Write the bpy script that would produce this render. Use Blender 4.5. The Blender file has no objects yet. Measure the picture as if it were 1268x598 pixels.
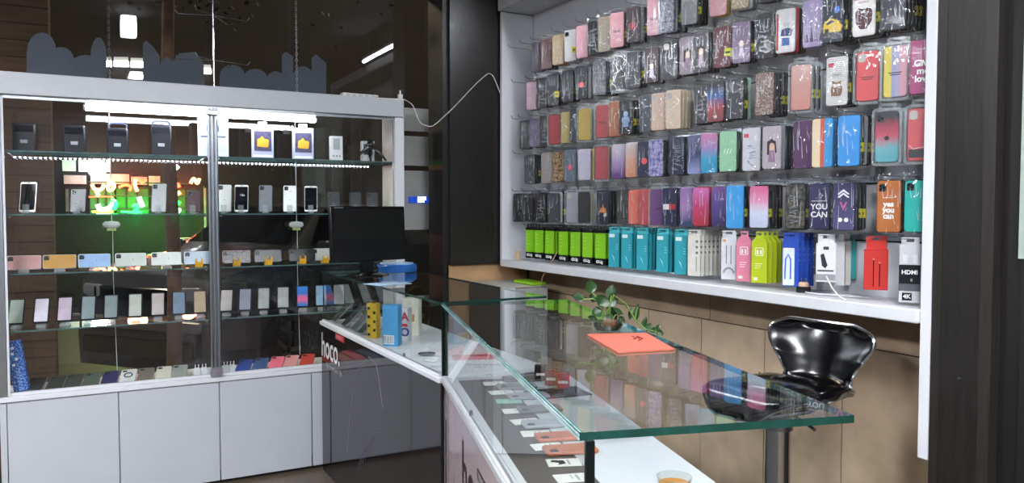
import bpy, bmesh, math, random
from mathutils import Matrix, Vector
random.seed(7)
PI = math.pi
sc = bpy.context.scene
C = sc.collection

# ------------------------------------------------------------------ camera
EYE = Vector((0, 0, 1.6)); YAW = math.radians(28.5); PITCH = math.radians(-2.37); FPX = 966.0
FW = Vector((math.sin(YAW) * math.cos(PITCH), math.cos(YAW) * math.cos(PITCH), math.sin(PITCH)))
RT = Vector((math.cos(YAW), -math.sin(YAW), 0)); UP = RT.cross(FW)
cam_data = bpy.data.cameras.new('camera'); cam = bpy.data.objects.new('camera', cam_data); C.objects.link(cam)
cam.location = EYE; cam.rotation_euler = (PI / 2 + PITCH, 0, -YAW)
cam_data.sensor_width = 36; cam_data.lens = 36 * FPX / 1268; cam_data.clip_start = .02; cam_data.clip_end = 200
sc.camera = cam
def ray(px, py): return FW + RT * ((px - 634) / FPX) + UP * ((299 - py) / FPX)
def on_x(px, py, x): d = ray(px, py); return EYE + d * ((x - EYE.x) / d.x)
def on_y(px, py, y): d = ray(px, py); return EYE + d * ((y - EYE.y) / d.y)
def on_z(px, py, z): d = ray(px, py); return EYE + d * ((z - EYE.z) / d.z)

sc.view_settings.view_transform = 'Standard'
sc.view_settings.look = 'None'
sc.view_settings.exposure = .76
sc.cycles.use_denoising = True
sc.cycles.max_bounces = 8; sc.cycles.diffuse_bounces = 3; sc.cycles.glossy_bounces = 4
sc.cycles.transmission_bounces = 4; sc.cycles.transparent_max_bounces = 48
sc.cycles.caustics_reflective = False; sc.cycles.caustics_refractive = False
sc.cycles.sample_clamp_indirect = 4.0

# ------------------------------------------------------------------ materials
def hexc(h):
    h = h.lstrip('#'); o = []
    for i in (0, 2, 4):
        c = int(h[i:i + 2], 16) / 255
        o.append(c / 12.92 if c <= .04045 else ((c + .055) / 1.055) ** 2.4)
    return (*o, 1)
MATS = {}
def new_mat(name):
    m = bpy.data.materials.new(name); m.use_nodes = True; nt = m.node_tree; nt.nodes.clear()
    out = nt.nodes.new('ShaderNodeOutputMaterial'); return m, nt, out
def M(h, rough=.5, metal=0, emit=0, var=.08, scale=30, bump=0, coat=0, stretch=None):
    key = (h, rough, metal, emit, var, scale, bump, coat, stretch)
    if key in MATS: return MATS[key]
    m, nt, out = new_mat('paint_' + h.lstrip('#')); N = nt.nodes; L = nt.links
    b = N.new('ShaderNodeBsdfPrincipled'); L.new(b.outputs[0], out.inputs[0])
    b.inputs['Roughness'].default_value = rough; b.inputs['Metallic'].default_value = metal
    b.inputs['Coat Weight'].default_value = coat; b.inputs['Coat Roughness'].default_value = .05
    col = hexc(h)
    tc = N.new('ShaderNodeTexCoord'); nz = N.new('ShaderNodeTexNoise'); nz.inputs['Scale'].default_value = scale
    mp = N.new('ShaderNodeMapping'); L.new(tc.outputs['Object'], mp.inputs[0]); L.new(mp.outputs[0], nz.inputs[0])
    if stretch: mp.inputs['Scale'].default_value = stretch
    nz.inputs['Detail'].default_value = 4
    rp = N.new('ShaderNodeValToRGB'); L.new(nz.outputs[0], rp.inputs[0])
    rp.color_ramp.elements[0].position = .3; rp.color_ramp.elements[1].position = .7
    rp.color_ramp.elements[0].color = (*[c * (1 - var) for c in col[:3]], 1)
    rp.color_ramp.elements[1].color = (*[min(1, c * (1 + var)) for c in col[:3]], 1)
    L.new(rp.outputs[0], b.inputs['Base Color'])
    if bump:
        bp = N.new('ShaderNodeBump'); bp.inputs['Strength'].default_value = bump; bp.inputs['Distance'].default_value = .002
        L.new(nz.outputs[0], bp.inputs['Height']); L.new(bp.outputs[0], b.inputs['Normal'])
    if emit:
        b.inputs['Emission Color'].default_value = col; b.inputs['Emission Strength'].default_value = emit
    MATS[key] = m; return m
def glass_mat(name, tint, f0, rough=0., bump=0, haze=0., hazecol=(.9, .95, .95, 1)):
    """thin clear sheet: Schlick mirror over a see-through sheet"""
    if name in MATS: return MATS[name]
    m, nt, out = new_mat(name); N = nt.nodes; L = nt.links
    tr = N.new('ShaderNodeBsdfTransparent'); tr.inputs[0].default_value = (*tint, 1)
    gl = N.new('ShaderNodeBsdfGlossy'); gl.inputs['Roughness'].default_value = rough; gl.inputs[0].default_value = (.95, .97, .97, 1)
    ge = N.new('ShaderNodeNewGeometry')
    dt = N.new('ShaderNodeVectorMath'); dt.operation = 'DOT_PRODUCT'
    L.new(ge.outputs['Normal'], dt.inputs[0]); L.new(ge.outputs['Incoming'], dt.inputs[1])
    def mth(op, a, b=None):
        n = N.new('ShaderNodeMath'); n.operation = op
        for i, v in enumerate((a, b)):
            if v is None: continue
            if isinstance(v, (int, float)): n.inputs[i].default_value = v
            else: L.new(v, n.inputs[i])
        return n.outputs[0]
    c = mth('ABSOLUTE', dt.outputs['Value']); k = mth('POWER', mth('SUBTRACT', 1, c), 4.5)
    f = mth('ADD', mth('MULTIPLY', k, 1 - f0), f0)
    mx = N.new('ShaderNodeMixShader'); L.new(f, mx.inputs[0]); L.new(tr.outputs[0], mx.inputs[1]); L.new(gl.outputs[0], mx.inputs[2])
    if bump:
        tc = N.new('ShaderNodeTexCoord'); mp = N.new('ShaderNodeMapping'); mp.inputs['Scale'].default_value = (60, 60, 16)
        nz = N.new('ShaderNodeTexNoise'); nz.inputs['Scale'].default_value = 1; nz.inputs['Detail'].default_value = 2
        L.new(tc.outputs['Object'], mp.inputs[0]); L.new(mp.outputs[0], nz.inputs[0])
        bp = N.new('ShaderNodeBump'); bp.inputs['Strength'].default_value = bump; bp.inputs['Distance'].default_value = .01
        L.new(nz.outputs[0], bp.inputs['Height']); L.new(bp.outputs[0], gl.inputs['Normal'])
    last = mx
    if haze:
        df = N.new('ShaderNodeBsdfDiffuse'); df.inputs[0].default_value = hazecol
        m2 = N.new('ShaderNodeMixShader'); m2.inputs[0].default_value = haze
        L.new(mx.outputs[0], m2.inputs[1]); L.new(df.outputs[0], m2.inputs[2]); last = m2
    L.new(last.outputs[0], out.inputs[0]); MATS[name] = m; return m
GLASS = glass_mat('clear_glass', (.93, .97, .955), .1)
WINGLASS = glass_mat('window_glass', (.92, .94, .93), .045)
DOORGLASS = glass_mat('door_glass', (.96, .975, .97), .035)
ACRYL = glass_mat('clear_acrylic', (.92, .94, .95), .10, rough=.05, haze=.12)
BAG = glass_mat('clear_bag_film', (.98, .98, .98), .04, rough=.045, bump=.7, haze=.0)
EDGE = M('#14382f', .12, 0, 0, .3, 18, 0, 1)
EDGE2 = M('#4a6665', .15, 0, 0, .25, 18, 0, 1)
def ramp_mat(kind, cols, scale=8, rough=.35):
    key = (kind, tuple(cols), scale, rough)
    if key in MATS: return MATS[key]
    m, nt, out = new_mat('print_' + kind); N = nt.nodes; L = nt.links
    b = N.new('ShaderNodeBsdfPrincipled'); L.new(b.outputs[0], out.inputs[0]); b.inputs['Roughness'].default_value = rough
    tc = N.new('ShaderNodeTexCoord'); rp = N.new('ShaderNodeValToRGB')
    sep = N.new('ShaderNodeSeparateXYZ'); L.new(tc.outputs['Generated'], sep.inputs[0])
    if kind == 'g':
        nz = N.new('ShaderNodeTexNoise'); nz.inputs['Scale'].default_value = 5
        L.new(tc.outputs['Generated'], nz.inputs[0])
        a = N.new('ShaderNodeMath'); a.operation = 'MULTIPLY_ADD'; a.inputs[1].default_value = .25; L.new(nz.outputs[0], a.inputs[0])
        s = N.new('ShaderNodeMath'); s.operation = 'SUBTRACT'; s.inputs[0].default_value = .875; L.new(sep.outputs[2], s.inputs[1]); L.new(s.outputs[0], a.inputs[2])
        L.new(a.outputs[0], rp.inputs[0])
    elif kind == 'v': L.new(sep.outputs[0], rp.inputs[0]); rp.color_ramp.interpolation = 'CONSTANT'
    elif kind == 'd':
        vo = N.new('ShaderNodeTexVoronoi'); vo.inputs['Scale'].default_value = scale; vo.inputs['Randomness'].default_value = .15
        mp = N.new('ShaderNodeMapping'); mp.inputs['Scale'].default_value = (1, .05, 2); L.new(tc.outputs['Generated'], mp.inputs[0])
        L.new(mp.outputs[0], vo.inputs[0]); L.new(vo.outputs['Distance'], rp.inputs[0])
    else:
        nz = N.new('ShaderNodeTexNoise'); nz.inputs['Scale'].default_value = scale; nz.inputs['Detail'].default_value = 5
        mp = N.new('ShaderNodeMapping'); mp.inputs['Scale'].default_value = (1, .1, 2); L.new(tc.outputs['Generated'], mp.inputs[0])
        L.new(mp.outputs[0], nz.inputs[0]); L.new(nz.outputs[0], rp.inputs[0])
    e = rp.color_ramp.elements
    n = len(cols)
    if kind == 'v': pos = [i / n for i in range(n)]
    elif kind == 'd': pos = [.22, .3][:n]
    elif kind == 'n': pos = [.4 + .2 * i / (n - 1) for i in range(n)]
    else: pos = [.08 + .84 * i / (n - 1) for i in range(n)]
    while len(e) < n: e.new(.5)
    for i in range(n): e[i].position = pos[i]; e[i].color = hexc(cols[i])
    L.new(rp.outputs[0], b.inputs['Base Color']); MATS[key] = m; return m
def design(s):
    k, v = s.split(':'); cols = v.split(',')
    if k == 'p': return M(cols[0], .35, 0, 0, .06, 30)
    sc_ = 8
    if not cols[-1].startswith('#'): sc_ = float(cols.pop())
    return ramp_mat(k, cols, sc_)

# ------------------------------------------------------------------ mesh builder
def T(x, y, z): return Matrix.Translation((x, y, z))
def RX(d): return Matrix.Rotation(math.radians(d), 4, 'X')
def RY(d): return Matrix.Rotation(math.radians(d), 4, 'Y')
def RZ(d): return Matrix.Rotation(math.radians(d), 4, 'Z')
I4 = Matrix.Identity(4)
class MB:
    def __init__(s): s.v = []; s.f = []; s.m = []; s.mats = []
    def mi(s, m):
        if m not in s.mats: s.mats.append(m)
        return s.mats.index(m)
    def add(s, vs, fs, m, X=I4):
        b = len(s.v); s.v += [tuple(X @ Vector(p)) for p in vs]; k = s.mi(m)
        for f in fs: s.f.append([b + i for i in f]); s.m.append(k)
        return s
    def box(s, x0, x1, y0, y1, z0, z1, m, X=I4, skip=()):
        vs = [(x, y, z) for z in (z0, z1) for y in (y0, y1) for x in (x0, x1)]
        fs = {'b': (0, 2, 3, 1), 't': (4, 5, 7, 6), 'f': (0, 1, 5, 4), 'k': (2, 6, 7, 3), 'l': (0, 4, 6, 2), 'r': (1, 3, 7, 5)}
        return s.add(vs, [f for k, f in fs.items() if k not in skip], m, X)
    def bbox(s, x0, x1, y0, y1, z0, z1, m, X=I4, b=.003):
        """box with chamfered edges"""
        cx, cy, cz = (x0 + x1) / 2, (y0 + y1) / 2, (z0 + z1) / 2
        return s.rp(x1 - x0, z1 - z0, y1 - y0, b, b, 1, m, X @ T(cx, cy, cz))
    def rp(s, w, h, t, r, b, seg, m, X=I4, mf=None):
        """rounded rectangle in XZ, thickness along Y, bevelled rims; mf = material of the -Y face"""
        def loop(ins, y):
            o = []
            for cx, cz, a0 in ((w / 2 - r, h / 2 - r, 0), (-w / 2 + r, h / 2 - r, 90), (-w / 2 + r, -h / 2 + r, 180), (w / 2 - r, -h / 2 + r, 270)):
                for k in range(seg + 1):
                    a = math.radians(a0 + 90 * k / seg); q = max(r - ins, .0002)
                    o.append((cx + q * math.cos(a), y, cz + q * math.sin(a)))
            return o
        L = [loop(b, -t / 2), loop(0, -t / 2 + b), loop(0, t / 2 - b), loop(b, t / 2)]
        n = len(L[0]); vs = sum(L, [])
        fs = [(i * n + j, i * n + (j + 1) % n, (i + 1) * n + (j + 1) % n, (i + 1) * n + j) for i in range(3) for j in range(n)]
        s.add(vs, fs, m, X); s.add(L[3], [list(range(n))[::-1]], m, X)
        s.add(L[0], [list(range(n))], mf or m, X); return s
    def tube(s, pts, r, m, n=8, X=I4, cap=True, closed=False):
        P = [Vector(p) for p in pts]; rings = []; ref = None
        R = r if isinstance(r, (list, tuple)) else [r] * len(P)
        for i, p in enumerate(P):
            if closed: d = P[(i + 1) % len(P)] - P[i - 1]
            else: d = P[min(i + 1, len(P) - 1)] - P[max(i - 1, 0)]
            d.normalize()
            if ref is None: ref = d.orthogonal()
            ref = (ref - d * ref.dot(d)); ref.normalize(); q = d.cross(ref)
            rings.append([p + (ref * math.cos(2 * PI * k / n) + q * math.sin(2 * PI * k / n)) * R[i] for k in range(n)])
        vs = sum(rings, []); fs = []; e = len(P) if closed else len(P) - 1
        for i in range(e):
            a, b_ = i * n, ((i + 1) % len(P)) * n
            fs += [(a + k, a + (k + 1) % n, b_ + (k + 1) % n, b_ + k) for k in range(n)]
        if cap and not closed: fs += [tuple(range(n))[::-1], tuple((len(P) - 1) * n + k for k in range(n))]
        return s.add(vs, fs, m, X)
    def lathe(s, prof, m, n=24, X=I4):
        vs = []; fs = []
        for r, z in prof: vs += [(r * math.cos(2 * PI * k / n), r * math.sin(2 * PI * k / n), z) for k in range(n)]
        for i in range(len(prof) - 1):
            fs += [(i * n + k, i * n + (k + 1) % n, (i + 1) * n + (k + 1) % n, (i + 1) * n + k) for k in range(n)]
        if prof[0][0] > 1e-5: fs.append(tuple(range(n))[::-1])
        if prof[-1][0] > 1e-5: fs.append(tuple((len(prof) - 1) * n + k for k in range(n)))
        return s.add(vs, fs, m, X)
    def poly(s, pts, m, X=I4): return s.add(pts, [tuple(range(len(pts)))], m, X)
    def prism(s, pts, z0, z1, m, X=I4):
        n = len(pts); vs = [(x, y, z0) for x, y in pts] + [(x, y, z1) for x, y in pts]
        return s.add(vs, [tuple(range(n))[::-1], tuple(range(n, 2 * n))] + [(i, (i + 1) % n, n + (i + 1) % n, n + i) for i in range(n)], m, X)
    def pane(s, x0, x1, y0, y1, z0, z1, axis, X=I4, g=None, e=None):
        """a sheet of glass: one mirror face, the rims in edge green"""
        g = g or GLASS; e = e or EDGE
        ax = {'x': ('l', 'r'), 'y': ('f', 'k'), 'z': ('b', 't')}[axis]
        s.box(x0, x1, y0, y1, z0, z1, e, X, skip=ax)
        keep = {'x': 'l', 'y': 'f', 'z': 't'}[axis]
        return s.box(x0, x1, y0, y1, z0, z1, g, X, skip=[k for k in 'btfklr' if k != keep])
    def mesh(s, name, smooth=True, ang=40):
        me = bpy.data.meshes.new(name); me.from_pydata(s.v, [], s.f)
        for m in s.mats: me.materials.append(m)
        me.polygons.foreach_set('material_index', s.m)
        if smooth:
            me.polygons.foreach_set('use_smooth', [True] * len(me.polygons))
            me.set_sharp_from_angle(angle=math.radians(ang))
        me.update(); return me
    def build(s, name, parent=None, smooth=True, ang=40): return link(name, s.mesh(name, smooth, ang), parent)
def link(name, me, parent=None):
    o = bpy.data.objects.new(name, me); C.objects.link(o)
    if parent: o.parent = parent
    return o
def tag(o, label=None, cat=None, group=None, kind=None):
    for k, v in (('label', label), ('category', cat), ('group', group), ('kind', kind)):
        if v: o[k] = v
    return o
def thing(name, label, cat, loc=(0, 0, 0), rz=0, group=None):
    o = bpy.data.objects.new(name, None); C.objects.link(o); o.empty_display_size = .05
    o.location = loc; o.rotation_euler = (0, 0, math.radians(rz)); return tag(o, label, cat, group)
def struct(name, mb, label=None, smooth=False):
    return tag(mb.build(name, None, smooth), label, None, None, 'structure')
def dup(o, name=None):
    c = o.copy(); C.objects.link(c)
    for ch in o.children:
        d = ch.copy(); C.objects.link(d); d.parent = c; d.matrix_parent_inverse = ch.matrix_parent_inverse
        for g in ch.children:
            e = g.copy(); C.objects.link(e); e.parent = d
    return c
TXT = {}
def text(parent, name, s, size, X, m, align='CENTER', squash=1, bold=0):
    k = (s, size, align, bold)
    if k not in TXT:
        cu = bpy.data.curves.new('t', 'FONT'); cu.body = s; cu.size = size; cu.align_x = align; cu.align_y = 'CENTER'; cu.offset = bold
        cu.resolution_u = 3
        t = bpy.data.objects.new('t', cu); C.objects.link(t); dg = bpy.context.evaluated_depsgraph_get(); dg.update()
        TXT[k] = bpy.data.meshes.new_from_object(t.evaluated_get(dg)); bpy.data.objects.remove(t)
    me = TXT[k].copy(); me.materials.clear(); me.materials.append(m)
    o = link(name, me, parent); o.matrix_local = X @ Matrix.Diagonal((squash, 1, 1, 1)); return o
def words(n): return ['first', 'second', 'third', 'fourth', 'fifth', 'sixth', 'seventh', 'eighth', 'ninth', 'tenth', 'eleventh', 'twelfth', 'thirteenth', 'fourteenth', 'fifteenth', 'sixteenth', 'seventeenth', 'eighteenth', 'nineteenth', 'twentieth'][n]

WHITE = M('#d3d5d8', .35, 0, 0, .02, 12)
WHITE2 = M('#c9ccd0', .4, 0, 0, .03, 9)
BLACKP = M('#0c0c0d', .25)
CHROME = M('#c8ccd0', .12, 1, 0, .05)
STEEL = M('#9a9da2', .28, 1, 0, .1)
ALU = M('#b9c0c6', .3, 1, 0, .05)
WOOD = M('#1c1916', .38, 0, 0, .35, 14, .3, .1, (6, 6, .5))
WOOD2 = M('#26221f', .4, 0, 0, .25, 14, .3, 0, (6, 6, .5))
MDF = M('#b8a389', .6, 0, 0, .16, 7, .1)
MDF_SHADE = M('#a08a70', .6, 0, 0, .16, 7, .1)  # darker copy of the fibreboard, the ledge's shade put into its colour
GAP = M('#1a120c', .9)
# ================================================================== THE ROOM
FLOORM = M('#5a4e40', .3, 0, 0, .12, 5)
struct('floor', MB().box(-2.6, 2.75, -2.6, 5.2, -.1, 0, FLOORM))
struct('ceiling', MB().box(-2.6, 2.75, -2.6, 5.2, 3.2, 3.3, M('#3a3a3a', .8)))
struct('wall_left', MB().box(-2.7, -2.6, -2.6, 5.2, 0, 3.2, M('#45464a', .7)))
struct('wall_front', MB().box(-2.6, 2.75, -2.7, -2.6, 0, 3.2, M('#404146', .7)))
w = MB(); w.box(2.66, 2.75, -2.6, 5.2, 0, 3.2, GAP)
for k in range(13):                                   # brown fibreboard sheets with dark joints
    y0 = -.78 + .4115 * k; y1 = min(y0 + .4065, 4.655)
    if y0 > 4.6: break
    w.box(2.65, 2.66, y0, y1, 0, 1.058, MDF)
for a, b in ((-.7, 1.078), (1.081, 2.859), (2.862, 4.638)): w.box(2.65, 2.66, a, b, 1.0635, 1.225, MDF_SHADE)
for y in (.93, .955): w.box(2.6475, 2.65, 2.51 + (y - .93), 2.515 + (y - .93), .86, .866, GAP)
w.box(2.645, 2.651, 2.40, 2.41, 1.04, 1.05, GAP)
struct('wall_right', w)
struct('wall_back', MB().box(2.05, 2.65, 4.66, 4.75, 0, 1.235, M('#b8926a', .6, 0, 0, .12, 7, .1)).box(2.05, 2.65, 4.662, 4.75, 1.2, 1.235, MDF_SHADE))
c = MB(); c.box(2.06, 2.655, 4.63, 4.9, 1.237, 3.2, WOOD); c.box(2.022, 2.06, 4.66, 4.9, 0, 3.2, M('#0d0c0b', .5))
struct('trim_1', c)
c = MB()                                               # dark veneered pillar by the case wall
c.box(2.41, 2.66, 1.535, 1.572, 0, 3.2, WOOD2); c.box(2.4, 2.66, 1.408, 1.532, 0, 3.2, WOOD)
c.box(2.395, 2.66, 1.371, 1.408, 0, 3.2, WOOD2); c.box(2.44, 2.66, 1.302, 1.371, 0, 3.2, M('#100d0c', .5, 0, 0, .2, 10))
c.box(2.402, 2.41, 1.532, 1.535, 0, 3.2, GAP)
struct('trim_2', c)
c = MB(); c.box(2.40, 2.66, .2, 1.302, 1.455, 3.2, M('#9aa79f', .5)); c.box(2.42, 2.66, .2, 1.302, 0, 1.455, M('#0e0c0b', .5))
struct('wall_side', c)
# the shop window
w = MB(); w.box(-2.6, 2.19, 5.12, 5.126, 0, 3.2, WINGLASS, skip='btlrk'); struct('window_1', w)
w = MB(); FR = M('#3b403f', .5, 0, 0, .15)
w.box(-2.6, 2.16, 5.09, 5.16, -.0, .05, FR)
w.box(2.165, 2.215, 5.1, 5.15, 0, 3.2, M('#5f6b62', .6, 0, 0, .35, 9)); w.box(2.216, 2.3, 5.1, 5.2, 0, 3.2, M('#0d0c0b', .5)); w.box(-2.6, 2.16, 5.09, 5.16, 3.13, 3.2, FR)
struct('trim_3', w)

# tube and lantern of the room, plus unseen ceiling panels added for fill
def tube_lamp(name, label, p0, p1, power, r=.016, group=None):
    p0, p1 = Vector(p0), Vector(p1); t = thing(name, label, 'light', (p0 + p1) / 2, 0, group)
    off = (p0 + p1) / 2; d = (p1 - p0).normalized(); side = d.cross(Vector((0, 0, 1))).normalized()
    b = MB(); a, e = p0 - off, p1 - off; up = Vector((0, 0, 1)) * (r + .002)
    vs = [q + side * s + up * k for q in (a, e) for s, k in ((-.02, 1), (.02, 1), (.02, 2.2), (-.02, 2.2))]
    b.add(vs, [(0, 1, 2, 3), (7, 6, 5, 4)] + [(i, 4 + i, 4 + (i + 1) % 4, (i + 1) % 4) for i in range(4)], WHITE); b.build('housing', t)
    MB().tube([a, e], r, M('#f2f6ff', .3, 0, power, 0), 10).build('tube', t)
    
    if r == .016:
        for s_ in (-.35, .35): MB().tube([d * s_ + Vector((0, 0, .036)), d * s_ + Vector((0, 0, .179))], .006, WHITE, 8).build('mounting_rod', t)
    e2 = MB(); e2.tube([a - d * .012, a], r * .9, WHITE, 10); e2.build('end_cap', t); e2 = MB(); e2.tube([e, e + d * .012], r * .9, WHITE, 10); e2.build('end_cap', t)
    return t
tube_lamp('tube_light', 'white fluorescent tube above the case wall, mirrored in the dark shop window', (2.36, 2.9, 3.02), (2.36, 3.9, 3.02), 95)
for i, (x, y) in enumerate(((-1.9, 1.4), (-1.9, 3.0), (-.6, -1.4), (1.3, -1.2), (.75, .1))):  # unseen panels added to brighten the room and the case wall
    p = thing('ceiling_panel_light', ['square white ceiling light over the left aisle near the door', 'square white ceiling light over the left aisle near the window',
        'square white ceiling light behind the photographer on the left', 'square white ceiling light behind the photographer on the right', 'square white ceiling light just above the photographer'][i], 'light', (x, y, 3.2), 0, 'ceiling panel lights')
    MB().box(-.32, .32, -.32, .32, -.05, 0, WHITE, skip='b').build('frame', p)
    MB().box(-.3, .3, -.3, .3, -.045, -.04, M('#f4f7ff', .4, 0, 70, 0)).build('diffuser', p)
p = thing('pendant_light', 'small white lantern lamp hanging from the ceiling, mirrored in the window', 'light', (.32, 3.08, 3.2))
MB().tube([(0, 0, -.02), (0, 0, -.0)], .04, WHITE, 16).build('ceiling_rose', p)
MB().rp(.12, .17, .10, .02, .01, 3, M('#f4f7ff', .4, 0, 30, 0), T(0, 0, -.11)).build('lamp_shade', p)

# ================================================================== THE CASE WALL UNIT
d = thing('wall_display_unit', 'large white wall unit covered in rows of hanging phone cases', 'display unit', (2.54, 3.1, 1.22))
def W(mb, name): o = mb.build(name, d); o.matrix_parent_inverse = T(-2.54, -3.1, -1.22); return o
b = MB(); b.box(2.652, 2.658, 1.6, 4.6, 1.2, 2.92, WHITE); b.box(2.646, 2.652, 1.612, 4.58, 1.27, 1.505, WHITE); b.box(2.646, 2.652, 1.612, 4.58, 1.506, 2.655, M('#aeb0b2', .5, 0, 0, .12, 8)); W(b, 'back_panel')  # grey field behind the cases: their dense shade put into the panel colour
b = MB(); b.bbox(2.41, 2.65, 4.58, 4.606, 1.235, 2.895, WHITE, b=.002); W(b, 'side_panel')
b = MB(); b.bbox(2.41, 2.645, 1.574, 1.612, .774, 2.92, WHITE, b=.002); W(b, 'side_panel')
b = MB(); b.bbox(2.41, 2.65, 1.574, 4.606, 2.9, 2.93, WHITE2, b=.002); b.bbox(2.395, 2.41, 1.574, 4.606, 2.9, 2.99, WHITE, b=.002); W(b, 'top_panel')
b = MB(); b.bbox(2.395, 2.645, 1.613, 4.575, 1.222, 1.268, WHITE, b=.004); b.box(2.642, 2.645, 1.613, 4.575, 1.268, 1.30, WHITE); W(b, 'ledge')
ROWZ = {'A': 2.545, 'B': 2.315, 'C': 2.078, 'D': 1.853, 'E': 1.61, 'F': 1.39}
for r, z in ROWZ.items():
    b = MB(); b.box(2.634, 2.645, 1.615, 4.575, z + .092, z + .118, ALU); b.box(2.637, 2.645, 1.615, 4.575, z + .086, z + .092, GAP); W(b, 'rail')
tag(MB().bbox(2.413, 2.645, 1.62, 1.68, 2.33, 2.60, WHITE, b=.002).build('carton'), 'tall white carton with a blue corner at the right end of the case wall', 'box')
bx = bpy.data.objects['carton']
p = MB(); p.poly([(2.4125, 1.622, 2.331), (2.4125, 1.678, 2.331), (2.4125, 1.622, 2.385)], M('#2b8fd0', .4)); p.build('blue_corner', bx)
text(bx, 'lettering', 'CHANGAN', .03, T(2.4122, 1.655, 2.47) @ RZ(-90) @ RX(90) @ RZ(-90), M('#5c6672', .5))

# ================================================================== LEFT GLASS SHOWCASE
YF, YB = 4.75, 5.07
bc = thing('base_cabinet', 'long white base cabinet with plain doors under the glass showcase', 'cabinet', (.4, 4.9, 0))
def B(mb, name, par=bc, base=(.4, 4.9, 0)):
    o = mb.build(name, par); o.matrix_parent_inverse = T(*[-v for v in base]); return o
DOORM = M('#b9bdc2', .32, 0, 0, .02, 6)
m_ = MB(); m_.box(-.42, 1.78, YF + .022, YB, .08, .6, WHITE2); B(m_, 'carcass')
m_ = MB(); m_.bbox(-.42, 1.78, YF - .008, YB, .602, .63, WHITE, b=.003); B(m_, 'cabinet_top')
m_ = MB(); m_.box(-.42, 1.78, YF + .03, YB, 0, .08, M('#15130f', .6)); B(m_, 'toe_kick')
xs = [on_y(x, 500, YF).x for x in (8, 147, 272, 386)]
for i in range(3):
    m_ = MB(); m_.bbox(xs[i] + .0025, xs[i + 1] - .0025, YF, YF + .02, .022, .598, DOORM, b=.002); B(m_, 'door')
m_ = MB(); m_.bbox(xs[3] + .0035, 1.78, YF, YF + .02, .022, .598, DOORM, b=.002); B(m_, 'filler_panel')
m_ = MB(); m_.bbox(-.42, xs[0] - .001, YF, YF + .02, .04, .598, DOORM, b=.002); B(m_, 'filler_panel')

sh = thing('glass_showcase', 'lit glass showcase of phones with a thick white top in front of the window', 'showcase', (.7, 4.9, .63))
def S(mb, name): return B(mb, name, sh, (.7, 4.9, .63))
m_ = MB(); m_.bbox(-.6, 1.785, YF - .02, YF + .06, 2.185, 2.3, M('#b4b7bb', .35, 0, 0, .02), b=.004); m_.bbox(-.6, 1.785, YF + .06, YB, 2.27, 2.298, WHITE, b=.003); S(m_, 'top_panel')
m_ = MB(); m_.bbox(1.725, 1.785, YF - .018, YF + .045, .632, 2.183, WHITE, b=.003); m_.box(1.755, 1.783, YF + .045, YB, .632, 2.265, WHITE); S(m_, 'side_panel')
m_ = MB()
for dx in (-.02, 0, .02): m_.tube([(.634 + dx, YF + .005, .632), (.634 + dx, YF + .005, 2.18)], .0085, ALU, 8)
m_.box(.612, .656, YF + .01, YF + .03, .632, 2.18, ALU)
p_ = S(m_, 'post')
for z, hh, rr in ((2.15, .03, .042), (.66, .05, .034)):
    m_ = MB(); m_.rp(rr * 2, hh, .05, .01, .004, 3, ALU, T(.634, YF + .005, z)); o = S(m_, 'clamp')
m_ = MB(); m_.box(-.425, -.385, YF, YF + .03, .632, 2.18, ALU); m_.box(-.383, -.372, YF + .004, YF + .02, .632, 2.18, WHITE2); S(m_, 'post')
SHZ = {1: 1.905, 2: 1.575, 3: 1.265, 4: .965}
for k, z in SHZ.items():
    for x0, x1 in ((-.37, .605), (.665, 1.75)):
        m_ = MB(); m_.pane(x0, x1, YF + .035, YB - .03, z - .008, z, 'z', e=EDGE2); S(m_, 'glass_shelf')
        for bxp in (x0 + .012, x1 - .012):
            m_ = MB(); m_.tube([(bxp, YF + .04, z - .014), (bxp, YB - .035, z - .014)], .005, CHROME, 8); S(m_, 'shelf_bracket')
for x0, x1 in ((-.37, .61), (.66, 1.722)):
    m_ = MB(); m_.pane(x0, x1, YF + .012, YF + .018, .65, 2.165, 'y', g=DOORGLASS); S(m_, 'glass_door')
m_ = MB(); m_.box(-.37, 1.72, YF + .004, YF + .028, .632, .648, WHITE); S(m_, 'door_track'); m_ = MB(); m_.box(-.37, 1.72, YF + .004, YF + .028, 2.168, 2.182, ALU); S(m_, 'door_track')
tube_lamp('cabinet_tube_light', 'glowing white tube light under the top of the glass showcase', (.0, YF + .085, 2.15), (1.24, YF + .085, 2.15), 36, .017)
for z, x0, x1, lab in ((2.235, -.36, -.02, 'short string of tiny white LEDs under the showcase top'), (1.888, -.36, 1.66, 'long string of tiny white LEDs under the top glass shelf')):
    m_ = MB(); m_.box(x0, x1, YB - .026, YB - .018, z - .002, z, WHITE); x = x0 + .01
    while x < x1: m_.box(x, x + .008, YB - .027, YB - .019, z - .008, z - .002, M('#eaf2ff', .4, 0, 9, 0)); x += .024
    tag(m_.build('led_strip'), lab, 'lights', 'LED strings in the showcase')
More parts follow.
